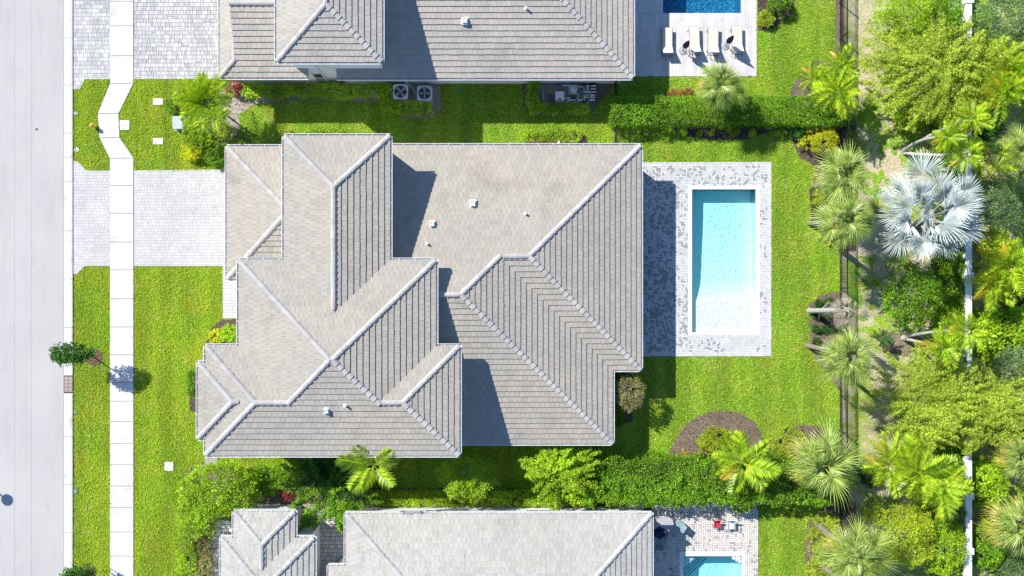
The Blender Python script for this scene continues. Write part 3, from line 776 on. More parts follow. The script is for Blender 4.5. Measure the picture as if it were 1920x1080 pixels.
    # gutters along every open eave
    for li, (z, L) in enumerate(hs.levels):
        for ri, r in enumerate(L):
            x0, x1, y0, y1, sd_ = r
            for sA in sd_:
                U, N_ = FR[sA]; e = {'W': x0, 'E': x1, 'S': y0, 'N': y1}[sA]; org = {'W': (e, 0), 'E': (e, 0), 'S': (0, e), 'N': (0, e)}[sA]
                rng = (y0, y1) if sA in 'WE' else (x0, x1)
                cuts = {rng[0], rng[1]}
                for z2, L2 in hs.levels:
                    for rr in L2:
                        for c in (rr[2:4] if sA in 'WE' else rr[:2]):
                            if rng[0] < c < rng[1]: cuts.add(c)
                cuts = sorted(cuts); runs = []
                for a, b in zip(cuts[:-1], cuts[1:]):
                    if b - a < .12: continue
                    m_ = (a + b) / 2; px_ = (e - N_[0] * .06, m_) if sA in 'WE' else (m_, e - N_[1] * .06)
                    if any(rr is not r and rr[0] < px_[0] < rr[1] and rr[2] < px_[1] < rr[3] and (li2 == li or (li2 > li and (rr[0] + .3 < px_[0] < rr[1] - .3 and rr[2] + .3 < px_[1] < rr[3] - .3))) for li2, (z2, L2) in enumerate(hs.levels) for rr in L2): continue
                    if any(rr is not r and ri2 < ri and abs({'W': rr[0], 'E': rr[1], 'S': rr[2], 'N': rr[3]}[sA] - e) < .01 and sA in rr[4] and (rr[2] < m_ < rr[3] if sA in 'WE' else rr[0] < m_ < rr[1]) for ri2, rr in enumerate(L)): continue
                    if runs and abs(runs[-1][1] - a) < .01: runs[-1][1] = b
                    else: runs.append([a, b])
                for a, b in runs:
                    mb = MB()
                    def bx(d0, d1, a_, b_, z0, z1):
                        xa, xb = sorted((org[0] + d0 * N_[0], org[0] + d1 * N_[0])); ya, yb = sorted((org[1] + d0 * N_[1], org[1] + d1 * N_[1]))
                        if sA in 'WE': mb.box(xa, xb, a_, b_, z0, z1)
                        else: mb.box(a_, b_, ya, yb, z0, z1)
                    bx(-.115, -.09, a, b, z - .12, z + .012); bx(-.088, .018, a, b, z - .128, z - .10)
                    s_ = a + .5
                    while s_ < b: bx(-.089, .05, s_, s_ + .025, z - .012, z + .008); s_ += .95
                    mb.build('gutter', WHITE, root)
    return roof
def window(hs, side, c, w_, z0, z1, kind='window', panes=2):
    # a window or sliding door on a wall; c = plan centre on the wall face (metres)
    U, N_ = FR[side]; o = (-N_[0], -N_[1]); mb = MB()
    def bx(mb, u0, u1, d0, d1, za, zb):
        xs = sorted((c[0] + U[0] * u0 + o[0] * d0, c[0] + U[0] * u1 + o[0] * d1)); ys_ = sorted((c[1] + U[1] * u0 + o[1] * d0, c[1] + U[1] * u1 + o[1] * d1))
        mb.box(xs[0], xs[1], ys_[0], ys_[1], za, zb)
    t = .07
    bx(mb, -w_ / 2, -w_ / 2 + t, -.02, .05, z0, z1); bx(mb, w_ / 2 - t, w_ / 2, -.02, .05, z0, z1)
    bx(mb, -w_ / 2 + t, w_ / 2 - t, -.02, .048, z0, z0 + t); bx(mb, -w_ / 2 + t, w_ / 2 - t, -.02, .048, z1 - t, z1)
    for k in range(1, panes): u = -w_ / 2 + w_ * k / panes; bx(mb, u - t / 2, u + t / 2, -.02, .046, z0 + t, z1 - t)
    f = mb.build(kind, WHITE, hs.root)
    for k in range(panes):
        mb = MB(); u = -w_ / 2 + w_ * k / panes; bx(mb, u + t * .8, u + w_ / panes - t * .8, -.02, .015, z0 + t, z1 - t); mb.build('pane', GLASS, f)
def vent_box(hs, px, py, s=.26):
    q = hs.on_roof(px, py); mb = MB()
    mb.box(q.x - s * .8, q.x + s * .8, q.y - s * .9, q.y + s * .9, q.z - .1, q.z + .035 + .1)
    b = s * .62; mb.add([(q.x - b, q.y - b, q.z), (q.x + b, q.y - b, q.z), (q.x + b, q.y + b, q.z), (q.x - b, q.y + b, q.z),
                         (q.x - b, q.y - b, q.z + .36), (q.x + b * .8, q.y - b, q.z + .3), (q.x + b * .8, q.y + b, q.z + .3), (q.x - b, q.y + b, q.z + .42)],
                        [(4, 5, 6, 7), (0, 1, 5, 4), (1, 2, 6, 5), (2, 3, 7, 6), (3, 0, 4, 7)])
    mb.build('roof_vent', WHITE, hs.root)
def vent_pipe(hs, px, py, r=.07, h_=.34):
    q = hs.on_roof(px, py); mb = MB(); mb.cyl(q.x, q.y, q.z - .1, q.z + .09, r * 2.0, 12, r * 1.5); mb.cyl(q.x, q.y, q.z + .09, q.z + h_, r, 12); mb.build('vent_pipe', WHITE, hs.root)

E0, U0 = 3.26, 6.81
main = House('family_house', 'large central house with greige tiled hip roofs on two levels and a pool behind', tuple(G(800, 560)), TILE, CAP)
gx0 = lambda px: gp(px, E0); gy0 = lambda py: gq(py, E0); gx1 = lambda px: gp(px, U0); gy1 = lambda py: gq(py, U0)
NE_ = gy0(272)
main.level(E0, [(700, gx0(1149), NE_, gy0(832), 'NES'), (800, gx0(1202), NE_, gy0(694), 'NES'), (gx0(425), 610, gy0(274), gy0(524), 'WNS')])
SS = gy1(854)
main.level(U0, [(gx1(447), gx1(818), gy1(487), SS, 'WENS'), (gx1(385), gx1(862), gy1(648), SS, 'WENS'), (gx1(532), gx1(732), gy1(254), 650, 'WEN'), (gx1(371), 560, gy1(679), gy1(823), 'WNS')])
build_house(main)
vent_box(main, 887, 382); vent_box(main, 811, 420, .22); vent_pipe(main, 985, 401); vent_pipe(main, 801, 457); vent_box(main, 613, 770, .2); vent_pipe(main, 648, 760)
xe = main.levels[0][1][1][1] - .42
for y in (4.6, 1.2, -2.2): window(main, 'E', (xe, y), 2.6, .1, 2.5, 'sliding_door', 3)
mb = MB(); xg = main.levels[0][1][2][0] + .42; mb.box(xg - .03, xg + .02, 1.6, 6.6, .05, 2.5)
gd = mb.build('garage_door', WHITE, main.root)
for k in range(4): mb = MB(); mb.box(xg - .05, xg - .03, 1.66, 6.54, .1 + k * .6, .64 + k * .6); mb.build('door_panel', WHITE, gd)

north = House('family_house', 'house at the top edge with a grey tiled roof and plank pool deck', tuple(G(800, 20)), TILE_N, CAP)
EN = 3.36; g1 = lambda px: gp(px, EN); g2 = lambda py: gq(py, EN)
north.level(EN, [(650, g1(1187), -260, g2(147), 'NES'), (g1(412), g1(412) + 58, -260, g2(146), 'WSE'), (472, 600, -72, g2(146), 'SN')])
north.level(U0, [(gx1(518), gx1(717), -150, gy1(117), 'WES')])
build_house(north)
vent_box(north, 872, 40, .26); vent_pipe(north, 986, 17)
yw = G(0, gy1(117)).y + .42
window(north, 'S', (G(gp(652, 1.6), 0).x, yw), 1.1, 1.1, 2.5); window(north, 'S', (G(606, 0).x, yw), .8, 1.2, 2.4, panes=1)
mb = MB(); x = G(gp(612, 1), 0).x; mb.tube([(x, yw - .08, .1), (x, yw - .08, 5.9), (x - .3, yw - .3, 6.5)], .045, 6); mb.build('downspout', WHITE, north.root)
window(north, 'S', (G(900, 0).x, G(0, g2(147)).y + .42), 1.6, 1.0, 2.3)

south = House('family_house', 'house at the bottom edge with a pale weathered tiled roof', tuple(G(900, 1000)), TILE_S, CAP_S)
south.level(E0, [(gx0(648), gx0(1222), gy0(962), 1420, 'WNE'), (gx0(438), gx0(554), gy0(958), 1300, 'WNE'), (gx0(414), gx0(590), gy0(1007), 1300, 'WNE'), (gx0(616), 760, gy0(1060), 1290, 'WN')])
build_house(south, wall_inset=.34)
window(south, 'N', (G(820, 0).x, G(0, gy0(962)).y - .345), 1.4, 1.0, 2.3); window(south, 'N', (G(1010, 0).x, G(0, gy0(962)).y - .345), 1.8, 1.0, 2.3)
mb = MB(); a = G(600, 983); mb.box(a.x - .9, a.x + .0, a.y - .16, a.y, -.02, 2.4); mb.box(a.x - .16, a.x - .002, a.y - 4.5, a.y - .162, -.02, 2.4)
tag(mb.build('entry_wall', STUCCO), 'white entry wall beside the courtyard at the bottom left house', 'wall')
mb = MB(); a = G(566, 948); mb.box(a.x - .5, a.x, a.y - .3, a.y, -.02, 2.9); tag(mb.build('corner_pier', STUCCO), 'short white pier at the roof corner of the bottom left house', 'pier')
# ---------------------------------------------------------------- foliage machinery (numpy)
def quads_mesh(name, V, mat):               # V: (n,4,3)
    n = len(V); me = bpy.data.meshes.new(name)
    me.vertices.add(4 * n); me.vertices.foreach_set('co', np.ascontiguousarray(V, dtype=np.float32).ravel())
    me.loops.add(4 * n); me.loops.foreach_set('vertex_index', np.arange(4 * n, dtype=np.int32))
    me.polygons.add(n); me.polygons.foreach_set('loop_start', np.arange(0, 4 * n, 4, dtype=np.int32))
    me.materials.append(mat); me.update(calc_edges=True)
    return me
def unit(a): return a / np.maximum(np.linalg.norm(a, axis=1, keepdims=True), 1e-9)
def leaf_quads(C, D, size, asp=0.5, spread=0.6, upbias=1.05, fold=0.12):
    n = len(C); a = unit(D + rs.normal(0, spread, (n, 3)))
    m = rs.normal(0, 0.55, (n, 3)); m[:, 2] += upbias; m = unit(m)
    b = unit(np.cross(m, a)); nn = np.cross(a, b)
    s = (size * rs.uniform(0.7, 1.3, n))[:, None]
    p0 = C - a * s * .5; p2 = C + a * s * .5; mid = C + a * s * 0.05 - nn * s * fold
    return np.stack([p0, mid + b * s * asp * .5, p2, mid - b * s * asp * .5], 1)
def clumps(cx, cy, cz, rx, ry, rz, nclump, nleaf, rc, lo=-0.25, lumpy=0.22, shell=0.75):
    th = rs.uniform(0, 2 * np.pi, nclump); zz = lo + (1 - lo) * rs.uniform(0, 1, nclump) ** .62; rr = np.sqrt(1 - zz ** 2)
    k = rs.uniform(shell, 1.0, nclump) * (1 + lumpy * (vnoise(np.cos(th) * 2 + 5, np.sin(th) * 2 + zz * 2, 1.3, int(cx * 7) % 50) - .5) * 2)
    cc = np.stack([rr * np.cos(th) * k, rr * np.sin(th) * k, zz * k], 1)
    out = unit(cc * np.array([1 / rx, 1 / ry, 1 / rz]) + 1e-6)
    cc = cc * np.array([rx, ry, rz]) + np.array([cx, cy, cz])
    idx = np.repeat(np.arange(nclump), nleaf)
    d = rs.normal(0, 1, (len(idx), 3)); d = unit(d) * (rs.uniform(0, 1, (len(idx), 1)) ** 0.45) * rc * rs.uniform(.6, 1.25, nclump)[idx][:, None]
    d[:, 2] *= 0.7
    Pn = cc[idx] + d
    return Pn, unit(d + out[idx] * rc * 0.4)
def sprays(cx, cy, cz, r, rz, nsp, nleaf, up=0.35, len_=(0.6, 1.1), width=0.20, dirb=None):
    # plumes: branches that leave the middle, arch over and carry narrow leaves to both sides
    Ps = []; Ds = []
    for i in range(nsp):
        th = rs.uniform(0, 2 * np.pi); q = rs.uniform(0, 0.85) ** 0.6
        s = np.array([cx + r * q * np.cos(th), cy + r * q * np.sin(th), cz + rz * (1 - q ** 2) * rs.uniform(0.25, 1.0)])
        if dirb is not None and rs.rand() < .8: a = dirb + rs.normal(0, .45)
        else: a = th + rs.normal(0, .5)
        L = min(r * .9, rs.uniform(1.0, 2.0)); e = rs.uniform(-.1, up)
        t = rs.uniform(0, 1, nleaf) ** .8
        dv = np.array([np.cos(a), np.sin(a), 0])
        c = s + dv * (t * L)[:, None]; c[:, 2] += t * L * e - (t * L) ** 2 * .18
        wv = width * (1 - .75 * t) * rs.normal(0, 1, nleaf); pv = np.array([-np.sin(a), np.cos(a), 0])
        c = c + pv * wv[:, None]; c[:, 2] += rs.normal(0, .05, nleaf) - np.abs(wv) * 1.1
        d = dv * 0.9 + pv * (np.sign(wv) * .8)[:, None]; d[:, 2] += rs.normal(0, .2, nleaf)
        Ps.append(c); Ds.append(unit(d))
    return np.concatenate(Ps), np.concatenate(Ds)
def limbs(mb, base, top, r0, crown_r, n=7, seed=0):
    base = Vector(base); top = Vector(top); mid = (base + top) / 2 + Vector((random.uniform(-.15, .15), random.uniform(-.15, .15), 0))
    mb.tube([base, mid, top], [r0, r0 * .75, r0 * .5], 8)
    for k in range(n):
        a = 2 * math.pi * k / n + random.uniform(-.3, .3); s = base.lerp(top, random.uniform(.55, .95)); l = crown_r * random.uniform(.5, .85)
        m_ = s + Vector((math.cos(a) * l * .5, math.sin(a) * l * .5, l * .35)); e = s + Vector((math.cos(a) * l, math.sin(a) * l, l * .55))
        mb.tube([s, m_, e], [r0 * .4, r0 * .28, r0 * .1], 5, False)
def tree(label, px, py, zt, rpx, style='round', mat='green', leaf=.12, asp=.5, dens=1.0, name='tree', cat='tree', group=None, ry=None, lo=-.3, dirb=None, trunkmat=None, base=None, thick=.11, zr=None):
    zm = zt * .72; c = P(px, py, zm); k = 1 - zm / H; rx = rpx / S * k; ryy = (ry or rpx) / S * k; rz = (zr or zt * .42)
    b = Vector((c.x, c.y, 0)) if base is None else G(*base)
    t = thing(name, label, cat, tuple(b), group)
    A = math.pi * rx * ryy
    if style == 'round':
        nc = int(A * 13 * dens) + 14; nl = int(38 * (0.12 / leaf) ** 1.2)
        Pn, D = clumps(c.x, c.y, zt - rz, rx * .9, ryy * .9, rz, nc, nl, .30 * (leaf / .12) ** .5 + .02, lo)
        Q = leaf_quads(Pn, D, leaf, asp)
    elif style == 'spray':
        ns = int(A * 4.2 * dens) + 10
        Pn, D = sprays(c.x, c.y, zt - rz, min(rx, ryy), rz, ns, 230, dirb=dirb)
        Pn = (Pn - np.array([c.x, c.y, 0])) * np.array([rx / min(rx, ryy), ryy / min(rx, ryy), 1]) + np.array([c.x, c.y, 0])
        Q1 = leaf_quads(Pn, D, leaf, asp, .35)
        P2, D2 = clumps(c.x, c.y, zt - rz * 1.3, rx * .8, ryy * .8, rz * .8, int(A * 6), 30, .3, lo)
        Q = np.concatenate([Q1, leaf_quads(P2, D2, leaf, asp)])
    link('crown', quads_mesh('crown', Q, LF[mat]), t)
    mb = MB(); limbs(mb, (b.x, b.y, -.02), (c.x, c.y, zt - rz * 1.0), thick, min(rx, ryy), 8)
    mb.build('trunk', trunkmat or TWIG, t)
    return t
def shrub(label, px, py, zt, rpx, mat='green', leaf=.10, ry=None, dens=1.0, asp=.55, name='shrub', cat='shrub', group=None, lo=-.1):
    c = P(px, py, zt * .6); k = 1 - zt * .6 / H; rx = rpx / S * k; ryy = (ry or rpx) / S * k
    t = thing(name, label, cat, (c.x, c.y, 0), group); A = math.pi * rx * ryy
    nc = int(A * 26 * dens) + 14; nl = int(32 * (0.1 / leaf) ** 1.2)
    Pn, D = clumps(c.x, c.y, zt * .35, rx * .88, ryy * .88, zt * .65, nc, nl, min(.2, rx * .5) * (leaf / .1) ** .4, lo)
    link('foliage', quads_mesh('foliage', leaf_quads(Pn, D, leaf, asp), LF[mat]), t)
    mb = MB()
    for i in range(6):
        a = i * 1.05 + random.random(); mb.tube([(c.x, c.y, -.02), (c.x + math.cos(a) * rx * .3, c.y + math.sin(a) * ryy * .3, zt * .35), (c.x + math.cos(a) * rx * .6, c.y + math.sin(a) * ryy * .6, zt * .65)], [.03, .02, .01], 4, False)
    mb.build('stem', TWIG, t)
    return t
def hedge(label, x0, y0, x1, y1, zt, mat='green', leaf=.09, dens=1.0, wob=.08, group=None, name='hedge', mats=None):
    a = P(x0, y1, zt); b = P(x1, y0, zt)
    t = thing(name, label, 'hedge', ((a.x + b.x) / 2, (a.y + b.y) / 2, 0), group)
    lx, ly = b.x - a.x, b.y - a.y; A = lx * ly
    nt_ = int(A * 60 * dens) + 8
    X = rs.uniform(a.x, b.x, nt_); Y = rs.uniform(a.y, b.y, nt_)
    Zt = zt - .06 + wob * (vnoise(X, Y, 1.6, 4) - .5) * 2.4 - (wob > .2) * .9 * np.clip(vnoise(X, Y, 2.1, 14) - .68, 0, 1) * 3
    nz = int((lx + ly) * 2 * zt * 26 * dens); side = rs.randint(0, 4, nz) if nz else np.zeros(0, int)
    pr = np.array([lx, lx, ly, ly]) / (2 * (lx + ly)); side = rs.choice(4, nz, p=pr)
    u = rs.uniform(0, 1, nz); Zs = rs.uniform(.08, zt - .1, nz)
    Xs = np.where(side < 2, a.x + u * lx, np.where(side == 2, a.x, b.x)); Ys = np.where(side < 2, np.where(side == 0, a.y, b.y), a.y + u * ly)
    jig = wob * (vnoise(Xs * 1.0, Ys * 1.0 + Zs, 1.8, 9) - .5) * 2.5
    Xs = Xs + np.where(side == 2, -jig, np.where(side == 3, jig, 0)); Ys = Ys + np.where(side == 0, -jig, np.where(side == 1, jig, 0))
    C = np.stack([np.concatenate([X, Xs]), np.concatenate([Y, Ys]), np.concatenate([Zt, Zs])], 1)
    nl = int(11 * (.09 / leaf)); idx = np.repeat(np.arange(len(C)), nl); d = rs.normal(0, .075, (len(idx), 3)); d[:, 2] = np.abs(d[:, 2]) * .6
    Pn = C[idx] + d; ou = np.zeros_like(C); ou[:, 2] = .25; ou[nt_:, 0] = np.where(side == 2, -1, np.where(side == 3, 1, 0)); ou[nt_:, 1] = np.where(side == 0, -1, np.where(side == 1, 1, 0))
    Q = leaf_quads(Pn, unit(d * 9 + ou[idx]), leaf, .6, .5, 1.1)
    link('foliage', quads_mesh('foliage', Q, LF[mat]), t)
    # twiggy inside
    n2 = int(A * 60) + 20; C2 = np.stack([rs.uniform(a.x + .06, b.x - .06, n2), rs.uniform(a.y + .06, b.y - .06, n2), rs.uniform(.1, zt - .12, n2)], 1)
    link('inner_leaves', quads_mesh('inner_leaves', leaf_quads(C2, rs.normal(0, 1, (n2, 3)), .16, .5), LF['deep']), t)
    return t

# palm fronds -----------------------------------------------------
def fan_mesh(name, mat, pet=.8, blade=.9, n=30, spread=118, droop=.30, pleat=.05, wd=.085, tipd=.25, split=.5, seed=0, vf=.18):
    r_ = random.Random(seed); mb = MB()
    mb.tube([(0, 0, 0), (pet * .5, 0, .02), (pet, 0, 0)], [.028, .02, .014], 4)
    def bend(x, y, z):
        d = math.hypot(x, y); return (x, y, z + vf * abs(y) - droop * (max(d - pet * .6, 0)) ** 2 / (pet + blade) * 1.6)
    for i in range(n):
        a = math.radians(-spread + 2 * spread * (i + .5) / n + r_.uniform(-2, 2)); L = blade * (.70 + .30 * math.cos(a * .75)) * r_.uniform(.9, 1.05)
        c, s = math.cos(a), math.sin(a); da = math.radians(spread / n)
        h1 = L * split; w1 = h1 * math.tan(da) * 1.02; w1 = min(w1, wd)
        zc = pleat * r_.uniform(.6, 1.2); sg = 1 if i % 2 else -1
        ox = pet - .10 + .12 * c
        p = lambda x, y, z: bend(ox + x * c - y * s, x * s + y * c, z)
        dr = tipd * r_.uniform(.5, 1.4); L2 = L * .82
        vs = [p(.02, 0, 0), p(h1, -w1, -zc * .5), p(h1, 0, zc * .5), p(h1, w1, -zc * .5), p(L2, -w1 * .45, -dr * .25), p(L2, w1 * .45, -dr * .25), p(L, 0, -dr * .8)]
        mb.add(vs, [(0, 1, 2), (0, 2, 3), (1, 4, 2), (2, 4, 5), (2, 5, 3), (4, 6, 5)])
    return mb.mesh(name, LF[mat])
def feather_mesh(name, mat, L=1.6, lw=.55, n=24, arch=.35, wd=.03, vee=.35, fwd=.9, seed=0, thick=.02):
    r_ = random.Random(seed); mb = MB()
    def c(t): x = t * L; return Vector((x * (1 - .12 * t), 0, .22 * x - arch * x * x / L))
    mb.tube([c(k / 6) for k in range(7)], [thick * (1 - .8 * k / 6) for k in range(7)], 4)
    for i in range(n):
        t = .14 + .84 * (i + .5) / n; b = c(t); l = lw * math.sin(math.pi * (.15 + .80 * t)) ** .8 * r_.uniform(.85, 1.1)
        for sg in (1, -1):
            d = Vector((fwd * (.5 + .8 * t), sg, vee + r_.uniform(-.15, .15))).normalized(); m_ = b + d * l * .5; e = b + d * l + Vector((0, 0, -l * r_.uniform(.30, .6)))
            pr = Vector((1, -sg * .5, 0)).normalized() * wd * .5; f = Vector((0, 0, wd * .3))
            mb.add([b - pr * .5, b + pr * .5, m_ + pr + f, m_ - pr - f, e], [(0, 1, 2, 3), (3, 2, 4)])
    return mb.mesh(name, LF[mat])
FM = {}
def fm(key, fn):
    if key not in FM: FM[key] = fn()
    return FM[key]
def palm(label, px, py, z, rpx, meshes, n, base=None, el=(80, -25), trunk=BARK, tr=(.16, .13), name='palm_tree', group=None, R0=1.7, yellow=None, nyel=0, mid=None, root=None, skirt=None):
    c = P(px, py, z); R = rpx / S * (1 - z / H)
    b = Vector((c.x, c.y, -.02)) if base is None else G(base[0], base[1], -.02)
    t = root or thing(name, label, 'palm tree', (b.x, b.y, 0), group)
    m_ = (b + c) / 2 + Vector((0, 0, 0)) if mid is None else b.lerp(c, .5) + Vector(mid)
    pts = []
    for k in range(9): s = k / 8; pts.append((b * (1 - s) ** 2 + m_ * 2 * s * (1 - s) + c * s * s) if mid is not None else b.lerp(c, s))
    mb = MB(); mb.tube(pts, [tr[0] + (tr[1] - tr[0]) * k / 8 + (.04 if k == 0 else 0) for k in range(9)], 9); mb.build('trunk', trunk, t)
    off = random.uniform(0, 6.28)
    for i in range(n):
        s = (i + .5) / n; e = el[0] + (el[1] - el[0]) * s ** .8 + random.uniform(-12, 12); az = off + i * 2.39996 + random.uniform(-.15, .15)
        me = meshes[i % len(meshes)]
        if yellow and i >= n - nyel: me = yellow
        o = link('frond', me, t, True); sc_ = R / R0 * random.uniform(.70, 1.12)
        o.matrix_local = Matrix.Translation(c - wloc(t) + Vector((0, 0, .1 * (1 - s)))) @ Matrix.Rotation(az, 4, 'Z') @ Matrix.Rotation(-math.radians(e), 4, 'Y') @ Matrix.Rotation(random.uniform(-.35, .35), 4, 'X') @ Matrix.Diagonal((sc_, sc_, sc_, 1))
    return t
FAN = [fm('fan%d' % k, lambda k=k: fan_mesh('fan_frond', 'fan', .70 + .2 * k, .95, 24, 112, .28 + .14 * k, .07, .07, .42, .36, k, .25)) for k in range(3)]
FANY = fan_mesh('fan_frond', 'fany', .9, .9, 22, 110, .5, .06, .065, .5, .36, 9)
DEADF = fan_mesh('dead_frond', 'dead', .7, .8, 18, 70, .9, .06, .05, .7, .4, 5)
SIL = [fan_mesh('silver_frond', 'silver', (2.2, 1.8, 1.25)[k], 1.42, 28, (82, 90, 84)[k], .10 + .06 * k, .12, .12, .34, .48, 20 + k, .5) for k in range(3)]
ARE = [feather_mesh('feather_frond', 'arec', 1.7, .62, 15, .42 + .1 * k, .085, .4, .9, 30 + k) for k in range(3)]
AREY = feather_mesh('feather_frond', 'arecy', 1.6, .5, 20, .6, .05, .3, .9, 35)
DKP = [feather_mesh('dark_frond', 'dkpalm', 1.7, .45, 26, .42 + .1 * k, .045, .3, .8, 40 + k) for k in range(2)]
COCO = [feather_mesh('coconut_frond', 'arec', 1.9, .75, 24, .38 + .1 * k, .065, .35, .8, 50 + k, .03) for k in range(2)]
def fan_palm(label, px, py, z, rpx, n=26, **k):
    t = palm(label, px, py, z, rpx * .93, FAN, int(n * .75), R0=1.65, yellow=k.pop('yellow', FANY), nyel=k.pop('nyel', 4), **k)
    cr = P(px, py, z)                        # a skirt of dead fronds hanging under the crown
    for i in range(random.randint(3, 6)):
        o = link('dead_frond', DEADF, t, True); sc_ = rpx / S / 1.65 * random.uniform(.75, .95)
        o.matrix_local = Matrix.Translation(cr - wloc(t) + Vector((0, 0, -.25))) @ Matrix.Rotation(random.uniform(0, 6.28), 4, 'Z') @ Matrix.Rotation(math.radians(random.uniform(12, 45)), 4, 'Y') @ Matrix.Diagonal((sc_, sc_, sc_, 1))
    return t
def areca(label, px, py, z, rpx, n=22, meshes=None, **k): return palm(label, px, py, z, rpx, meshes or ARE, n, R0=1.45, yellow=k.pop('yellow', AREY), nyel=k.pop('nyel', 2), el=k.pop('el', (78, -5)), tr=k.pop('tr', (.07, .05)), **k)
# ---------------------------------------------------------------- planting beds
BEDS = []
def bed(pts, mat=MULCH, z=.034, chips=0, jag=2.2, cm=None):
    # soften the outline
    out = []
    n = len(pts)
    for i in range(n):
        (x0, y0), (x1, y1) = pts[i], pts[(i + 1) % n]; m = max(1, int(math.hypot(x1 - x0, y1 - y0) / 5))
        for k in range(m): out.append((x0 + (x1 - x0) * k / m + random.uniform(-jag, jag) * .5, y0 + (y1 - y0) * k / m + random.uniform(-jag, jag) * .5))
    p = [tuple(G(*q)[:2]) for q in out]
    BEDS.append(np.array(p)); mb = MB(); q = ccw(p); mb.add([(x, y, z + len(BEDS) * .0006) for x, y in q], [tuple(range(len(q)))]); o = mb.build('planting_bed', mat, None, 'structure')
    if chips:
        P_ = np.array(p); x0, y0 = P_.min(0); x1, y1 = P_.max(0); N = int((x1 - x0) * (y1 - y0) * chips)
        X = rs.uniform(x0, x1, N); Y = rs.uniform(y0, y1, N); k = inside(X, Y, p); X, Y = X[k], Y[k]; D = rs.normal(0, 1, (len(X), 3)); D[:, 2] *= .25
        Q = leaf_quads(np.stack([X, Y, np.full(len(X), z + .05)], 1), D, .09, .4, .1, 2.5)
        c = link('bark_chips', quads_mesh('bark_chips', Q, cm or CHIP), None, False, 'stuff')
bed([(428, 152), (720, 152), (735, 158), (826, 155), (826, 205), (805, 222), (770, 222), (735, 212), (712, 190), (690, 192), (620, 188), (560, 189), (478, 195), (446, 216), (452, 240), (425, 272), (348, 240), (360, 200), (418, 165)], SANDY, chips=60)
bed([(978, 152), (1152, 152), (1142, 172), (1108, 213), (1080, 221), (1000, 217), (982, 200)], MULCH_G, chips=60)
bed([(1150, 225), (1604, 225), (1604, 470), (1580, 470), (1545, 450), (1522, 420), (1517, 360), (1524, 340), (1530, 312), (1500, 297), (1486, 268), (1470, 240), (1440, 248), (1400, 262), (1330, 263), (1290, 256), (1255, 238), (1160, 234)], MULCH, chips=90)
bed([(1478, 190), (1484, 165), (1497, 140), (1525, 114), (1575, 116), (1604, 200), (1480, 205)], MULCH_G, chips=100)
bed([(1420, -40), (1490, -40), (1489, 10), (1480, 32), (1450, 54), (1421, 58)], MULCH, chips=60)
bed([(1517, 572), (1535, 556), (1566, 546), (1576, 550), (1576, 740), (1552, 700), (1530, 676), (1517, 648)], MULCH_G, chips=120)
bed([(1568, -40), (1582, -40), (1582, 120), (1566, 100), (1565, 40)], MULCH_G, chips=60)
bed([(1250, 868), (1256, 845), (1266, 822), (1285, 796), (1308, 780), (1335, 771), (1362, 769), (1392, 776), (1415, 792), (1427, 812), (1432, 868)], MULCH_G, chips=160)
bed([(1432, 870), (1440, 836), (1463, 808), (1500, 795), (1540, 802), (1604, 850), (1604, 905), (1560, 935), (1400, 945)], MULCH_G, chips=120)
bed([(1095, 868), (1575, 868), (1575, 900), (1560, 942), (1095, 948)], MULCH, chips=20)
bed([(690, 915), (1104, 915), (1104, 948), (690, 948)], MULCH, chips=20)
bed([(1514, 1100), (1508, 1030), (1512, 985), (1535, 958), (1560, 944), (1604, 940), (1604, 1200), (1530, 1200)], MULCH_G, chips=120)
bed([(384, 650), (398, 612), (418, 599), (450, 599), (450, 650)], MULCH, chips=60)
bed([(345, 1200), (335, 980), (350, 880), (392, 862), (420, 870), (520, 880), (585, 890), (692, 890), (692, 950), (600, 975), (440, 958), (395, 990), (395, 1200)], MULCH_G, chips=90)
bed([(176 + 17 * math.cos(a / 12 * 6.283), 670 + 17 * math.sin(a / 12 * 6.283)) for a in range(12)], MULCH_R, chips=300)
bed([(168 + 13 * math.cos(a / 12 * 6.283), 1074 + 13 * math.sin(a / 12 * 6.283)) for a in range(12)], MULCH_R, chips=300)
bed([(354, 700), (385, 700), (385, 775), (357, 770)], MULCH, chips=60)
bed([(1150, 690), (1178, 690), (1192, 720), (1185, 790), (1150, 800)], MULCH, chips=60)
bed([(980, 285), (985, 262), (1005, 246), (1080, 242), (1100, 262), (1112, 290)], MULCH, chips=40)
bed([(1650, 622), (1690, 610), (1740, 640), (1700, 668), (1655, 660)], MULCH_G, z=.03, chips=60, cm=LITTER)
# concrete pads
def pad(label, x0, y0, x1, y1, z, mat=PADM, name='concrete_pad', cat='concrete pad'):
    a, b = G(x0, y1), G(x1, y0); mb = MB(); mb.box(a.x, b.x, a.y, b.y, -.02, z)
    return tag(mb.build(name, mat), label, cat)
pad('stained equipment pad beside the north wall of the central house', 993, 262, 1082, 292, .1, m_plain('rusty_pad', (.36, .24, .12), .9, .4, 1.5))
pad('grey concrete step at the bottom left corner of the central house', 385, 848, 409, 870, .08, m_plain('step_concrete', (.36, .33, .30), .9, .25, 2))
pad('concrete pad under the two air conditioners', 736, 158, 816, 197, .1)
pad('stained concrete pad under the pool pumps and white pipes', 1010, 159, 1106, 194, .1)
pad('narrow concrete strip along the wall of the bottom house', 680, 940, 1104, 957, .04, m_plain('pale_strip', (.66, .66, .65), .9, .1), 'concrete_strip', 'concrete strip')

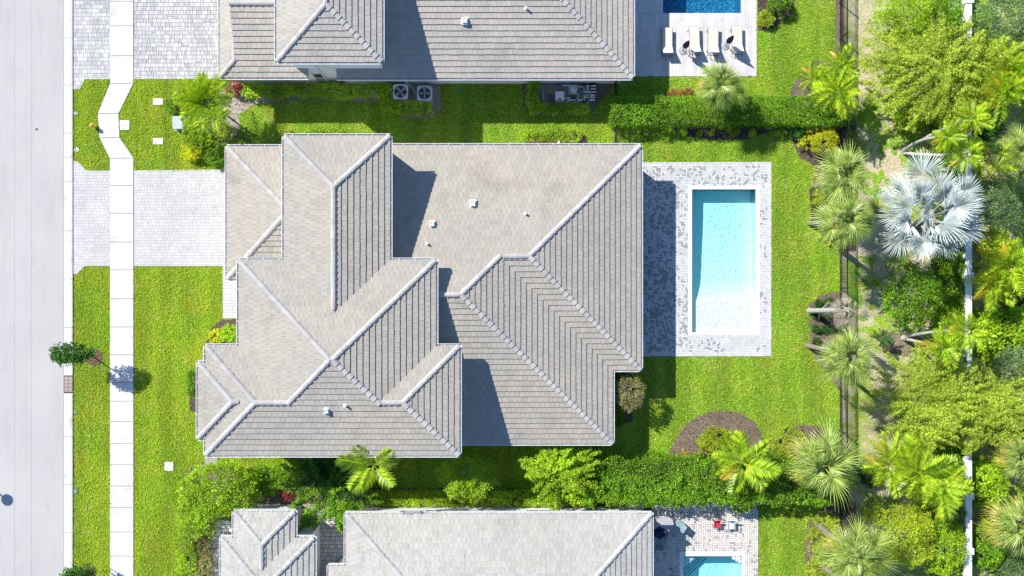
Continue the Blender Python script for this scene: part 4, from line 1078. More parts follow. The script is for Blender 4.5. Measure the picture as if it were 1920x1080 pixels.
# ---------------------------------------------------------------- grass
EXC = [np.array([tuple(G(*q)[:2]) for q in r]) for r in (
    rect(410, -250, 1185, 150), rect(1180, -250, 1418, 144), rect(428, 276, 1183, 500), rect(440, 480, 1183, 812), rect(1180, 304, 1446, 668), rect(452, 640, 870, 812),
    rect(418, 499, 460, 597), rect(252, -250, 470, 149), rect(252, 319.5, 470, 499), rect(470, 940, 1200, 1400), rect(1180, 944, 1421, 1400), rect(390, 975, 470, 1400), rect(560, 945, 690, 1400), rect(385, 848, 409, 870))] + BEDS
def grass(name, polys, dens, hgt=.075, wd=.030, exc=True, mat=None):
    XS = []; YS = []
    for p in polys:
        p = np.array(p); x0, y0 = p.min(0); x1, y1 = p.max(0); N = int((x1 - x0) * (y1 - y0) * dens)
        X = rs.uniform(x0, x1, N); Y = rs.uniform(y0, y1, N); k = inside(X, Y, [tuple(q) for q in p]); XS.append(X[k]); YS.append(Y[k])
    X = np.concatenate(XS); Y = np.concatenate(YS)
    if exc:
        k = np.ones(len(X), bool)
        for e in EXC: k &= ~inside(X, Y, [tuple(q) for q in e])
        X, Y = X[k], Y[k]
    n = len(X); a = rs.uniform(0, 2 * np.pi, n); ln = rs.uniform(.6, 1.5, n) * (.75 + .5 * vnoise(X, Y, 3.0, 2)); hv = hgt * ln; le = .075 * ln
    dx, dy = np.cos(a), np.sin(a); w2 = wd * .5
    B = np.stack([X, Y, np.full(n, .018)], 1); d = np.stack([dx, dy, np.zeros(n)], 1); p = np.stack([-dy, dx, np.zeros(n)], 1); up = np.array([0, 0, 1.])
    M_ = B + d * (le * .5)[:, None] + up * (hv * .8)[:, None]; T = B + d * (le * 1.2)[:, None] + up * (hv * rs.uniform(.5, 1.05, n))[:, None]
    Q = np.stack([B, M_ - p * w2, T, M_ + p * w2], 1)
    return link(name, quads_mesh(name, Q, mat or BLADE), None, False, 'stuff')
grass('lawn_grass', [gpoly(rect(252, -30, 450, 1110)), gpoly(rect(450, 800, 1120, 1110))], 340)
grass('lawn_grass', [gpoly(rect(450, -30, 1120, 300)), gpoly(rect(1120, -30, 1576, 1110))], 400, mat=BLADE_B, wd=.026)
grass('verge_grass', [gpoly(VERGE_N), gpoly([(138, 514), (145, 514), (160, 499), (207, 499), (207, 1110), (138, 1110)]), gpoly(LAWN_N)], 330)
XG = rs.uniform(G(1586, 0).x, G(1730, 0).x, 90000); YG = rs.uniform(G(0, 720).y, G(0, 190).y, 90000)
gx_ = 960 + XG * S; gy_ = 540 - YG * S
kk = (vnoise(XG, YG, .7, 31) * .5 + vnoise(XG, YG, 2.6, 32) * .5 > .53) & (((gy_ < 410) & (gx_ < 1725)) | ((gy_ > 480) & (gy_ < 625)))
XG, YG = XG[kk], YG[kk]; n = len(XG); D = rs.normal(0, 1, (n, 3)); D[:, 2] = np.abs(D[:, 2]) * .2
link('patchy_grass', quads_mesh('patchy_grass', leaf_quads(np.stack([XG, YG, rs.uniform(.03, .06, n)], 1), D, .10, .34, .2, 2.2), BLADE_B), None, False, 'stuff')
# sparse grass and litter on the dry strip
N = 34000; X = rs.uniform(G(1580, 0).x, G(1830, 0).x, N); Y = rs.uniform(G(0, 1110).y, G(0, -30).y, N)
k = vnoise(X, Y, .5, 7) * .6 + vnoise(X, Y, 1.7, 8) * .4 > .5; X, Y = X[k], Y[k]; n = len(X)
D = rs.normal(0, 1, (n, 3)); D[:, 2] = np.abs(D[:, 2]) * .2
link('sparse_grass', quads_mesh('sparse_grass', leaf_quads(np.stack([X, Y, np.full(n, .04)], 1), D, .10, .3, .2, 2.2), BLADE_B), None, False, 'stuff')
N = 14000; X = rs.uniform(G(1580, 0).x, G(1780, 0).x, N); Y = rs.uniform(G(0, 1110).y, G(0, -30).y, N); D = rs.normal(0, 1, (N, 3)); D[:, 2] *= .3
link('leaf_litter', quads_mesh('leaf_litter', leaf_quads(np.stack([X, Y, np.full(N, .03)], 1), D, .10, .4, .2, 2.0), LITTER), None, False, 'stuff')

# ---------------------------------------------------------------- fences and the boundary wall
def fence(label, x0, y0, x1, y1, hgt=1.37, group=None):
    a, b = G(x0, y0), G(x1, y1); L = (b - a).length; d = (b - a) / L; t = thing('metal_fence', label, 'fence', tuple(a), group)
    for z in (.18, hgt - .16, hgt - .02):
        mb = MB(); mb.bar(a + Vector((0, 0, z)), b + Vector((0, 0, z)), .035, .03); mb.build('rail', BLACK, t)
    npst = max(2, round(L / 2.4) + 1); mb = MB(); mb.box(-.032, .032, -.032, .032, -.05, hgt + .05); mb.box(-.04, .04, -.04, .04, hgt + .052, hgt + .075); pm = mb.mesh('post', BLACK)
    for i in range(npst): o = link('post', pm, t, True); o.location = a + d * (L * i / (npst - 1)) - wloc(t)
    mb = MB(); mb.box(-.017, .017, -.017, .017, .06, hgt - .04); km = mb.mesh('picket', BLACK)
    n = int(L / .12); ks = list(range(1, n)); cen = L / 2 if L > 20 else L / 2
    ks.sort(key=lambda i: abs(i * .12 - cen)); mbr = MB()
    for j, i in enumerate(ks):
        p = a + d * (i * .12)
        if j < 298: o = link('picket', km, t, True); o.location = p - wloc(t)
        else: mbr.box(p.x - .011, p.x + .011, p.y - .011, p.y + .011, .06, hgt - .04)
    if mbr.v: mbr.build('picket', BLACK, t, 'stuff')
    return t
fence('long black picket fence between the lawn and the dry strip', 1574, -60, 1574, 1140, 1.5)
fence('short black fence panel at the left end of the clipped hedge', 1152.5, 157, 1152.5, 286, 1.37)
fence('short black fence at the bottom right corner of the central house', 1115, 822, 1115, 872, 1.37)
fence('short black gate fence left of the bottom house hedge end', 1101, 925, 1101, 952, 1.37)
wl_ = thing('boundary_wall', 'long white masonry wall among the trees at the right edge', 'wall', tuple(G(1789, 540)))
y = -80; k = 0
while y < 1160:
    a, b = G(1784, y + 95.6), G(1793.5, y); mb = MB(); mb.box(a.x, b.x, a.y, b.y, -.05, 1.9); mb.build('wall_panel', STUCCO, wl_)
    mb = MB(); mb.box(a.x - .03, b.x + .03, a.y, b.y, 1.902, 1.96); mb.build('wall_cap', WHITE, wl_)
    a, b = G(1782, y + 99), G(1797, y + 96); mb = MB(); mb.box(a.x, b.x, a.y - .15, b.y + .15, -.05, 2.05); mb.build('wall_pier', STUCCO, wl_)
    y += 100
# ---------------------------------------------------------------- vegetation, front and sides
areca('bushy feather palm in front of the top left house corner', 385, 190, 3.2, 54, 30, nyel=0)
shrub('red leaved cordyline clump under the top house eave', 441, 163, .9, 22, 'red', .16, asp=.3)
shrub('small dark round bush left of the feather palm', 326, 200, 1.0, 20, 'green', .09)
shrub('green and gold bush covering the steel utility box', 372, 252, 1.3, 36, 'lime', .10)
shrub('gold leaved bush beside the front lawn plates', 362, 283, .9, 28, 'gold', .10, ry=22)
shrub('round green bush at the garage corner of the central house', 404, 288, 1.1, 24, 'green', .09, ry=26)
shrub('olive bush right of the feather palm', 415, 245, .9, 22, 'feather', .1)
areca('small spiky dark palm behind the garage corner', 462, 258, .9, 22, 12, meshes=DKP, nyel=0)
palm('slender feather palm leaning over the side lawn of the top house', 408, 222, 4.2, 26, ARE, 9, (418, 232), (60, -20), PALEBARK, (.06, .05), R0=1.45)
hedge('low green foundation hedge below the top house wall', 458, 158, 712, 178, .9, 'lime', .13, .9, wob=.16)
hedge('short hedge left of the air conditioners', 715, 157, 733, 207, .9, 'lime', .13, .9, wob=.16)
hedge('short hedge below the air conditioners', 731, 193, 808, 211, .9, 'lime', .13, .9, wob=.16)
hedge('upright hedge piece left of the pool pumps', 991, 152, 1009, 196, .9, 'lime', .09)
hedge('low hedge below the pool pumps', 996, 196, 1103, 211, .8, 'lime', .09)
hedge('low pale green hedge by the pad of the central house', 985, 243, 1086, 262, .6, 'lime', .08, wob=.12)
hedge('low pale hedge strip just above the highest roof edge', 568, 243, 642, 257, .6, 'lime', .08)
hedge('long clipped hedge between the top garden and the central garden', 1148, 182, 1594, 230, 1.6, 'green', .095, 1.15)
fan_palm('fan palm rising out of the long clipped hedge by the loungers', 1350, 158, 3.6, 50, 36)
for i, (x, y, s) in enumerate([(1230, 683 / 4, 0)][:0]): pass
FL = [(1245, 243, 6), (1281, 247, 8), (1311, 249, 6), (1334, 248, 7), (1374, 245, 13), (1411, 249, 8), (1354, 234, 7), (1441, 236, 8), (1387, 233, 6), (1300, 232, 5)]
FLL = ['first small yellow plant from the left in the dark hedge bed', 'second small yellow plant from the left in the dark hedge bed', 'third small yellow plant in the dark hedge bed, near the middle left', 'fourth small yellow plant in the dark hedge bed, near the middle', 'largest yellow plant in the dark hedge bed', 'small yellow plant just right of the largest one in the dark bed', 'small upper yellow plant close under the hedge, left of the largest', 'rightmost small yellow plant in the dark hedge bed', 'small upper yellow plant close under the hedge, right of centre', 'smallest upper yellow plant close under the hedge on the left']
for i, (x, y, r) in enumerate(FL): shrub(FLL[i], x, y, .35, r, 'yellow', .09, name='small_plant', cat='plant', group='small yellow plants in the dark bed')
for i, (x, y, r) in enumerate([(1262, 177, 10), (1276, 175, 9), (1292, 174, 9), (1254, 180, 7)]): shrub(['second orange plant from the left behind the clipped hedge', 'third orange plant from the left behind the clipped hedge', 'rightmost orange plant behind the clipped hedge', 'leftmost orange plant behind the clipped hedge'][i], x, y, .35, r, 'orange', .1, name='small_plant', cat='plant', group='orange plants behind the clipped hedge')
shrub('green bush at the top edge between pool deck and lawn', 1462, 8, 1.3, 26, 'green', .1, ry=24)
shrub('yellow green bush at the top edge beside the pool deck', 1436, 34, .9, 16, 'yellow', .1)
areca('upper feather palm in the bed by the top of the fence', 1574, 128, 3.0, 42, 16, el=(60, -10))
areca('lower feather palm over the right end of the clipped hedge', 1572, 172, 3.4, 50, 18, el=(60, -15))
areca('small feather palm left in the bed by the clipped hedge', 1525, 152, 1.6, 34, 16)
shrub('golden croton bush right end of the clipped hedge bed', 1541, 264, 1.4, 42, 'gold', .10, ry=30)
shrub('dark green bush left of the golden croton', 1496, 246, 1.0, 15, 'deep', .1)
fan_palm('fan palm by the lawn edge below the golden croton', 1582, 330, 5.4, 60, 38)
fan_palm('fan palm by the fence level with the middle of the lap pool', 1584, 416, 6.0, 58, 36, base=(1518, 419))
fan_palm('fan palm by the fence below the dead trunk', 1590, 668, 6.6, 60, 40, base=(1515, 648))
fan_palm('large fan palm at the right end of the big hedge', 1540, 872, 5.2, 70, 38)
shrub('low green ground cover in the bed at the bottom right lawn edge', 1545, 1000, .45, 34, 'feather', .09, ry=48)
shrub('low green ground cover at the bottom edge of the fence bed', 1540, 1070, .45, 32, 'feather', .09, ry=36)
fan_palm('fan palm cut by the bottom edge, its bare trunk leaning right', 1612, 1108, 5.2, 50, 24, base=(1540, 1062))
fan_palm('fan palm at the bottom edge by the fence', 1604, 1040, 5.5, 64, 36, base=(1534, 985), tr=(.2, .16))
# dead palm: a bare trunk with hanging dead fronds, held by timber props
t = palm('dead palm trunk with hanging tan fronds propped by timbers', 1592, 581, 6.6, 34, [DEADF], 12, (1517, 583), (40, -60), PALEBARK, (.17, .15), R0=1.4, name='dead_palm')
for bx_, by_ in ((1558, 562), (1556, 604), (1535, 600)):
    mb = MB(); p0 = G(bx_, by_, 0); p1 = G(1519, 583, 1.9); mb.bar(p0, p1, .09); mb.build('prop', WOOD, t)
SM = [(1535, 570, 8), (1558, 568, 10), (1531, 592, 8), (1549, 596, 7), (1529, 616, 8), (1545, 617, 8), (1560, 616, 7), (1532, 639, 7), (1530, 363, 7), (1529, 387, 8), (1533, 410, 7)]
SML = ['small dark plant above the dead trunk, nearer the lawn', 'small dark plant above the dead trunk, nearer the fence', 'small dark plant just below the dead trunk, nearer the lawn', 'small dark plant just below the dead trunk, nearer the fence', 'left one of the row of three small dark plants below the dead trunk', 'middle one of the row of three small dark plants below the dead trunk', 'right one of the row of three small dark plants below the dead trunk', 'small dark plant beside the base of the lowest leaning fan palm', 'top one of three small dark plants left of the upper fan palms', 'middle one of three small dark plants left of the upper fan palms', 'bottom one of three small dark plants left of the upper fan palms']
for i, (x, y, r) in enumerate(SM): shrub(SML[i], x, y, .4, r, 'deep', .09, name='small_plant', cat='plant', group='small dark plants in the mulch by the fence')
shrub('yellow tinged bush between the two upper fan palms', 1545, 372, .7, 22, 'yellow', .1, ry=52, dens=.6)
shrub('yellow tinged bush below the second fan palm', 1560, 440, .7, 26, 'gold', .1, dens=.7)
# crescent bed
shrub('pale yellow green bush in the crescent mulch bed', 1346, 830, 1.2, 44, 'yellow', .1, ry=34)
areca('small orange plant at the tip of the crescent bed', 1281, 851, .4, 11, 9, meshes=[AREY], nyel=0)
areca('young coconut palm leaning over the big hedge', 1392, 868, 3.4, 56, 10, meshes=COCO, nyel=1, el=(50, -10), tr=(.13, .09), yellow=AREY)
shrub('low green ground cover beside the large fan palm', 1480, 832, .5, 46, 'feather', .08, ry=36, dens=1.0)
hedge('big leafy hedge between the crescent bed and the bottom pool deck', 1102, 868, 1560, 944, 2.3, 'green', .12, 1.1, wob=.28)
shrub('hedge end bush under the large fan palm', 1578, 900, 1.8, 30, 'green', .12)
shrub('bulging end of the big hedge over the deck edge', 1390, 945, 1.6, 26, 'green', .12, ry=16)
hedge('low clipped hedge along the white concrete strip', 690, 924, 1098, 947, .85, 'lime', .085, 1.3)
tree('small tree with bare inner branches below the central house', 876, 898, 3.9, 62, 'round', 'lime', .11, .5, 1.1, ry=46, lo=-.1, trunkmat=PALEBARK, thick=.09)
tree('leafy tree with long twigs right of the bare branched tree', 1046, 884, 3.6, 58, 'spray', 'lime', .15, .5, 1.0, lo=-.1)
areca('feather palm with one orange frond below the eaves', 702, 872, 6.3, 52, 9, meshes=COCO, nyel=1, el=(45, -8), yellow=AREY, tr=(.12, .1))
areca('dark fern palm below the eaves of the central house', 606, 878, 1.8, 44, 26, meshes=DKP, nyel=0)
areca('dark fern palm right of the leafy shrub', 655, 905, 1.8, 36, 20, meshes=DKP, nyel=0)
tree('bushy tree over the courtyard of the bottom house', 616, 922, 3.0, 62, 'spray', 'green', .13, .5, 1.0, lo=-.1, ry=52)
tree('wide leafy tree at the left end of the bottom garden', 408, 918, 3.6, 76, 'round', 'lime', .13, .5, 1.5, ry=62)
tree('lime green tree at the left edge of the bottom garden', 372, 962, 3.0, 48, 'round', 'lime', .12, .5, .9, ry=50)
shrub('mixed green bush right of the wide leafy tree', 494, 905, 1.3, 44, 'green', .11, ry=34)
shrub('yellow green bush under the wide leafy tree', 462, 888, 1.0, 26, 'yellow', .10, ry=16)
shrub('dark red leaved bush between the trees', 543, 925, .9, 18, 'red', .1, ry=16)
shrub('green bush beside the dark red bush', 530, 895, 1.1, 26, 'green', .1)
hedge('upright lime hedge beside the bottom front lawn', 334, 955, 362, 1120, 1.2, 'lime', .11, wob=.2)
hedge('upright variegated hedge beside the bottom walkway', 366, 970, 391, 1120, 1.0, 'pale', .09, wob=.2)
shrub('green bush with yellow tips beside the front walk', 430, 626, .8, 20, 'lime', .11, ry=20)
shrub('low gold green ground cover in front of the walk bush', 405, 632, .25, 15, 'gold', .07, ry=18)
shrub('narrow green bush at the front eave of the central house', 362, 722, .9, 11, 'green', .1, ry=36)
tree('pale leaved bush by the back wall of the central house', 1180, 736, 3.3, 28, 'round', 'pale', .10, .5, 1.0, zr=.9, ry=38, lo=-.1)
shrub('dark green plants under the back eave', 1160, 782, .7, 12, 'green', .1, ry=20)
shrub('dark green plant under the back eave corner', 1160, 706, .7, 12, 'deep', .1, ry=18)
shrub('small lime bush in front of the steel utility box', 352, 243, .9, 13, 'lime', .09)
shrub('yellow green bush below the steel utility box', 384, 268, 1.0, 26, 'yellow', .1, ry=20)
# young street trees
tree('young dark leaved street tree leaning over the road', 137, 664, 3.7, 40, 'round', 'deep', .15, .6, 2.0, ry=17, lo=-.6, zr=.85, base=(176, 669), thick=.05, name='street_tree')
t = tree('young dark leaved street tree at the bottom edge', 140, 1082, 3.2, 24, 'round', 'deep', .15, .6, 3.2, ry=18, lo=-.6, base=(168, 1074), thick=.05, name='street_tree')

# ---------------------------------------------------------------- the belt of trees beyond the fence
tree('big light green feathery tree in the upper right', 1755, 130, 4.6, 108, 'spray', 'feather', .15, .30, 1.15, ry=92, base=(1720, 150))
tree('light feathery tree reaching the upper right edge', 1850, 130, 4.2, 75, 'spray', 'feather', .15, .30, 1.0, ry=52)
shrub('bright green bush below the upper feathery tree', 1712, 222, 1.6, 40, 'lime', .12, ry=26)
shrub('lime bush right of the twiggy bush below the feathery tree', 1765, 205, 1.8, 34, 'lime', .12, ry=30)
tree('green tree at the top edge right of the dry strip', 1700, 30, 4.2, 66, 'round', 'lime', .12, .5, 1.0, ry=52)
tree('darker green tree at the top edge left of the white wall', 1768, 34, 3.6, 42, 'round', 'green', .12, .5, 1.0)
tree('bluish green tree in the top right corner', 1885, 35, 4.2, 72, 'round', 'blue', .11, .5, 1.1, ry=52)
shrub('dark twiggy bush below the big feathery tree', 1735, 205, 1.0, 26, 'deep', .1, dens=.5)
shrub('green bush below the feathery tree beside the wall', 1782, 222, 1.3, 34, 'green', .11, ry=28)
areca('feather palm with orange fronds at the upper right edge', 1895, 130, 3.2, 44, 18, nyel=5)
areca('ragged feather palm near the wall at the upper right', 1880, 175, 3.6, 52, 20, nyel=5)
areca('yellow green palm head on the upper leaning trunk', 1825, 222, 5.6, 36, 16, base=(1693, 283), trunk=PALEBARK, mid=(-.1, .4, 1.0), el=(60, -20), tr=(.12, .08))
areca('yellow green palm head on the lower leaning trunk', 1776, 258, 5.0, 36, 16, base=(1693, 284), trunk=PALEBARK, mid=(-.5, .5, .8), el=(60, -20), tr=(.12, .08))
areca('yellow green palm head above the silver palm', 1812, 288, 4.6, 38, 16, base=(1694, 286), trunk=PALEBARK, mid=(-.5, -.35, .6), el=(60, -20), tr=(.12, .08))
palm('huge silver blue fan palm with stiff pleated fronds', 1736, 408, 5.0, 116, SIL, 28, (1716, 424), (84, -20), BARK, (.26, .22), R0=3.3)
tree('round glossy green tree below the silver palm', 1712, 552, 3.2, 60, 'round', 'green', .12, .5, 1.1, ry=66)
shrub('lime bush filling the gap left of the white wall', 1784, 590, 2.0, 34, 'lime', .11, ry=70)
shrub('green bush under the right side of the silver palm', 1790, 500, 2.0, 30, 'green', .11, ry=50)
shrub('green bush behind the silver palm near the wall', 1790, 355, 1.8, 30, 'green', .11, ry=55)
areca('bright palm head on the leaning pale trunk across the wall', 1812, 622, 5.2, 38, 18, base=(1693, 632), trunk=PALEBARK, mid=(.2, .45, 1.0), el=(60, -20), tr=(.11, .08))
areca('bright palm head on the lower pale trunk by the feathery tree', 1768, 652, 4.6, 40, 18, base=(1692, 634), trunk=PALEBARK, mid=(.3, -.1, .8), el=(60, -20), tr=(.11, .08))
palm('small dark spiky palm left of the leaning pale trunks', 1652, 632, 1.2, 22, DKP, 14, None, (60, 0), BARK, (.06, .05), R0=1.5)
tree('wide feathery tree in the right middle', 1755, 760, 4.6, 108, 'spray', 'feather', .15, .30, 1.15, ry=84, dirb=-.15)
tree('feathery tree reaching the right edge below the middle', 1868, 770, 4.4, 84, 'spray', 'feather', .15, .30, 1.0, ry=66, dirb=-.3)
areca('feather palm with orange tips below the feathery tree', 1668, 872, 3.4, 56, 20, nyel=5, el=(50, -10))
areca('large arching feather palm in the lower right', 1722, 888, 4.0, 58, 20, nyel=2, el=(50, -15), meshes=COCO + ARE)
areca('yellow green feather palm beside the lower white wall', 1764, 912, 4.0, 54, 20, nyel=4, el=(50, -15), meshes=COCO + ARE)
tree('yellow green rounded tree at the bottom right', 1690, 1005, 3.6, 86, 'round', 'yellow', .12, .5, 1.4, ry=64)
tree('green rounded tree left of the lower white wall', 1775, 1030, 3.0, 42, 'round', 'lime', .11, .5, 1.0, ry=66)
shrub('green bush between feather palm and lower white wall', 1795, 880, 1.8, 24, 'green', .11, ry=60)
shrub('green bush below the fan palm near the fence', 1625, 890, 1.2, 26, 'deep', .1)
hedge('leafy hedge along the inner side of the white boundary wall', 1768, -40, 1809, 1120, 1.7, 'green', .12, .7, wob=.3)
# beyond the wall
tree('bluish bush tree right of the silver palm', 1868, 380, 3.2, 54, 'round', 'blue', .10, .5, 1.0, ry=60)
fan_palm('fan palm at the right edge above the bluish bush', 1908, 285, 3.6, 52, 30, nyel=6)
areca('palm with yellow fronds near the wall right of the silver palm', 1868, 300, 3.4, 36, 16, nyel=7)
areca('feather palm with bright orange fronds right of the wall', 1888, 500, 3.6, 56, 26, nyel=8, el=(60, -10))
areca('yellow green feather palm right of the wall and silver palm', 1858, 535, 3.0, 46, 22, nyel=5)
shrub('round leaved bush right of the middle white wall', 1862, 625, 1.9, 44, 'lime', .20, ry=56, asp=.85)
shrub('round leaved bush at the right edge of the middle', 1910, 610, 2.0, 36, 'lime', .20, ry=50, asp=.85)
tree('bluish tree at the right edge below the round leaved bush', 1908, 690, 3.0, 42, 'round', 'blue', .1, .5, 1.0, ry=50)
fan_palm('fan palm at the right edge in the lower part', 1912, 852, 3.6, 46, 28, nyel=6)
shrub('lime round leaved bush right of the lower white wall', 1858, 905, 1.8, 42, 'lime', .18, ry=62, asp=.85)
fan_palm('large yellowing fan palm in the bottom right corner', 1912, 985, 4.0, 66, 34, nyel=9)
shrub('green bush at the bottom right beside the wall', 1855, 1020, 1.6, 40, 'green', .14, ry=60, asp=.7)
shrub('bluish green bush in the bottom right corner', 1905, 1062, 1.4, 40, 'blue', .11, ry=34)
shrub('green bush right of the wall at the top', 1842, 60, 1.4, 24, 'lime', .14, ry=70)
shrub('dark bush right of the wall below the feathery tree', 1852, 235, 1.6, 36, 'deep', .14, ry=60)
shrub('yellow green bush right of the wall beside the silver palm', 1862, 455, 1.6, 40, 'yellow', .12, ry=34)
shrub('deep green bush below the orange feather palm', 1900, 560, 1.3, 30, 'deep', .12)
# understorey that nobody could count
N = 80000; X = rs.uniform(G(1640, 0).x, G(2080, 0).x, N); Y = rs.uniform(G(0, 1180).y, G(0, -110).y, N)
gxp = 960 + X * S; gyp = 540 - Y * S
cover = vnoise(X, Y, .7, 21) * .6 + vnoise(X, Y, 2.2, 22) * .4
ok = (gxp > 1800) | ((gxp > 1672) & (gyp < 250)) | ((gxp > 1700) & (gyp > 650)) | ((gxp > 1745) & (gyp > 430)) | ((gxp > 1760))
ok &= ~((gxp > 1780) & (gxp < 1797)); ok &= cover > .22
ok |= ((gyp > 940) & (gxp > 1615) & (cover > .4) & ~((gxp > 1780) & (gxp < 1797)))
X, Y, cover = X[ok], Y[ok], cover[ok]; n = len(X); Z = cover * rs.uniform(.05, 1.3, n); D = rs.normal(0, 1, (n, 3))
link('undergrowth', quads_mesh('undergrowth', leaf_quads(np.stack([X, Y, Z], 1), D, .15, .5), LF['lime']), None, False, 'stuff')

# ---------------------------------------------------------------- small things
def lid(label, px, py, wpx, hpx, mat=WHITE, z=.06, name='meter_box', cat='meter box', rnd=False, spot=None):
    a, b = G(px - wpx / 2, py + hpx / 2), G(px + wpx / 2, py - hpx / 2); c = (a + b) / 2; t = thing(name, label, cat, (c.x, c.y, 0)); mb = MB()
    if rnd: mb.cyl(c.x, c.y, -.02, z, wpx / 2 / S, 20)
    else: mb.box(a.x, b.x, a.y, b.y, -.02, z)
    mb.build('frame', DKMETAL if mat is not WHITE else CONC, t); mb = MB()
    if rnd: mb.cyl(c.x, c.y, z, z + .012, wpx / 2 / S * .82, 20)
    else: mb.box(a.x + .035, b.x - .035, a.y + .035, b.y - .035, z, z + .012)
    mb.build('lid', mat, t)
    if spot: q = G(*spot); mb = MB(); mb.cyl(q.x, q.y, z + .013, z + .022, .07 if mat is WHITE else .04, 14); mb.cyl(q.x, q.y, z + .023, z + .03, .04, 14); mb.build('cap', METAL, t)
    return t
lid('white utility plate on the lawn left of the dark round bush', 297, 191, 19, 12.5, z=.08)
lid('white utility plate on the lawn below the first one', 297, 265, 19, 12, z=.08, spot=(292, 268))
lid('square white lid with round cap touching the sidewalk jog', 234.5, 235, 18, 18.5, z=.08, spot=(234, 235))
lid('square white plate alone on the lower front lawn', 317.5, 874, 16.5, 16.5, z=.08)
lid('small grey lid at the kerb above the yellow hydrant', 143, 212.5, 9, 8, METAL, z=.05)
lid('small pale lid at the kerb below the yellow hydrant', 144.5, 280.5, 11, 10, BLUEBOX, z=.05, rnd=True)
lid('small green lid at the kerb just below the storm drain', 142.5, 773, 9, 10, GREENLID, z=.05, rnd=True)
lid('small teal lid at the kerb on the lower verge', 142.5, 921, 8.5, 9, m_plain('teal_lid', (.16, .32, .30), .5), z=.05)
lid('oval turquoise lid in the shaded side lawn', 863, 170, 14, 9, GREENLID, z=.05, name='valve_box', cat='valve box')
lid('small blue lid in the shaded lawn below the pool pumps', 1117, 220, 7, 8, m_plain('blue_lid', (.03, .12, .35), .5), z=.05, name='valve_box', cat='valve box')
mb = MB(); q = G(69, 242.5); mb.cyl(q.x, q.y, .0, .03, .085, 14); mb.cyl(q.x, q.y, .03, .038, .055, 14); tag(mb.build('valve_cover', DKMETAL), 'small round dark valve cover in the road', 'valve cover')
for (x, y, l, c_) in ((1371, 36, 'round white skimmer lid nearer the loungers on the top deck', 8), (1405, 10.5, 'round white skimmer lid at the top edge of the plank deck', 8)):
    mb = MB(); q = G(x, y); mb.cyl(q.x, q.y, .04, .068, .13, 20); mb.cyl(q.x, q.y, .068, .074, .09, 20); tag(mb.build('skimmer_lid', WHITE), l, 'skimmer lid')
# steel utility box
t = thing('utility_box', 'pale steel utility box half covered by bushes on the front lawn', 'utility box', tuple(G(341, 232))); a, b = G(331, 244), G(354, 222)
mb = MB(); mb.box(a.x - .06, b.x + .06, a.y - .06, b.y + .06, -.02, .09); mb.build('plinth', CONC, t)
mb = MB(); mb.box(a.x, b.x, a.y, b.y, .09, .62); mb.add([(a.x - .02, a.y - .02, .62), (b.x + .02, a.y - .02, .62), (b.x + .02, b.y + .02, .70), (a.x - .02, b.y + .02, .70), (a.x - .02, b.y + .02, .62), (b.x + .02, b.y + .02, .62)], [(0, 1, 2, 3), (3, 2, 5, 4), (0, 3, 4), (1, 5, 2)]); mb.build('cabinet', BLUEBOX, t)
mb = MB(); mb.box((a.x + b.x) / 2 - .03, (a.x + b.x) / 2 + .03, a.y - .025, a.y, .3, .42); mb.build('handle', DKMETAL, t)
# hydrant
q = G(179, 238); t = thing('fire_hydrant', 'yellow fire hydrant on the verge beside the sidewalk jog', 'hydrant', (q.x, q.y, 0))
mb = MB(); mb.cyl(q.x, q.y, -.02, .06, .15, 14); mb.cyl(q.x, q.y, .06, .52, .10, 14); mb.cyl(q.x, q.y, .50, .55, .14, 14); mb.build('body', YELLOW, t)
mb = MB(); mb.tube([(q.x, q.y, .55), (q.x, q.y, .64), (q.x, q.y, .70)], [.125, .10, .03], 14); mb.cyl(q.x, q.y, .70, .74, .03, 6); mb.build('bonnet', YELLOW, t)
for dx, dy, r in ((-.2, 0, .07), (.0, -.18, .055), (0, .18, .055)):
    mb = MB(); mb.tube([(q.x + dx * .4, q.y + dy * .4, .38), (q.x + dx, q.y + dy, .38)], r, 10); mb.build('outlet', m_plain('cream_paint', (.75, .66, .45), .5) if dx else YELLOW, t)
# street lamp just outside the frame: only its shadow falls into the picture
q = G(-90, 857); t = thing('street_lamp', 'street lamp with round head standing beyond the left edge of the road', 'street lamp', (q.x, q.y, 0))
mb = MB(); mb.tube([(q.x, q.y, 0), (q.x, q.y, .5), (q.x, q.y, 4.4)], [.14, .07, .05], 10); mb.build('pole', BLACK, t)
mb = MB(); mb.tube([(q.x, q.y, 4.4), (q.x, q.y, 4.5), (q.x, q.y, 4.66)], [.36, .38, .10], 20); mb.build('lamp_head', BLACK, t)
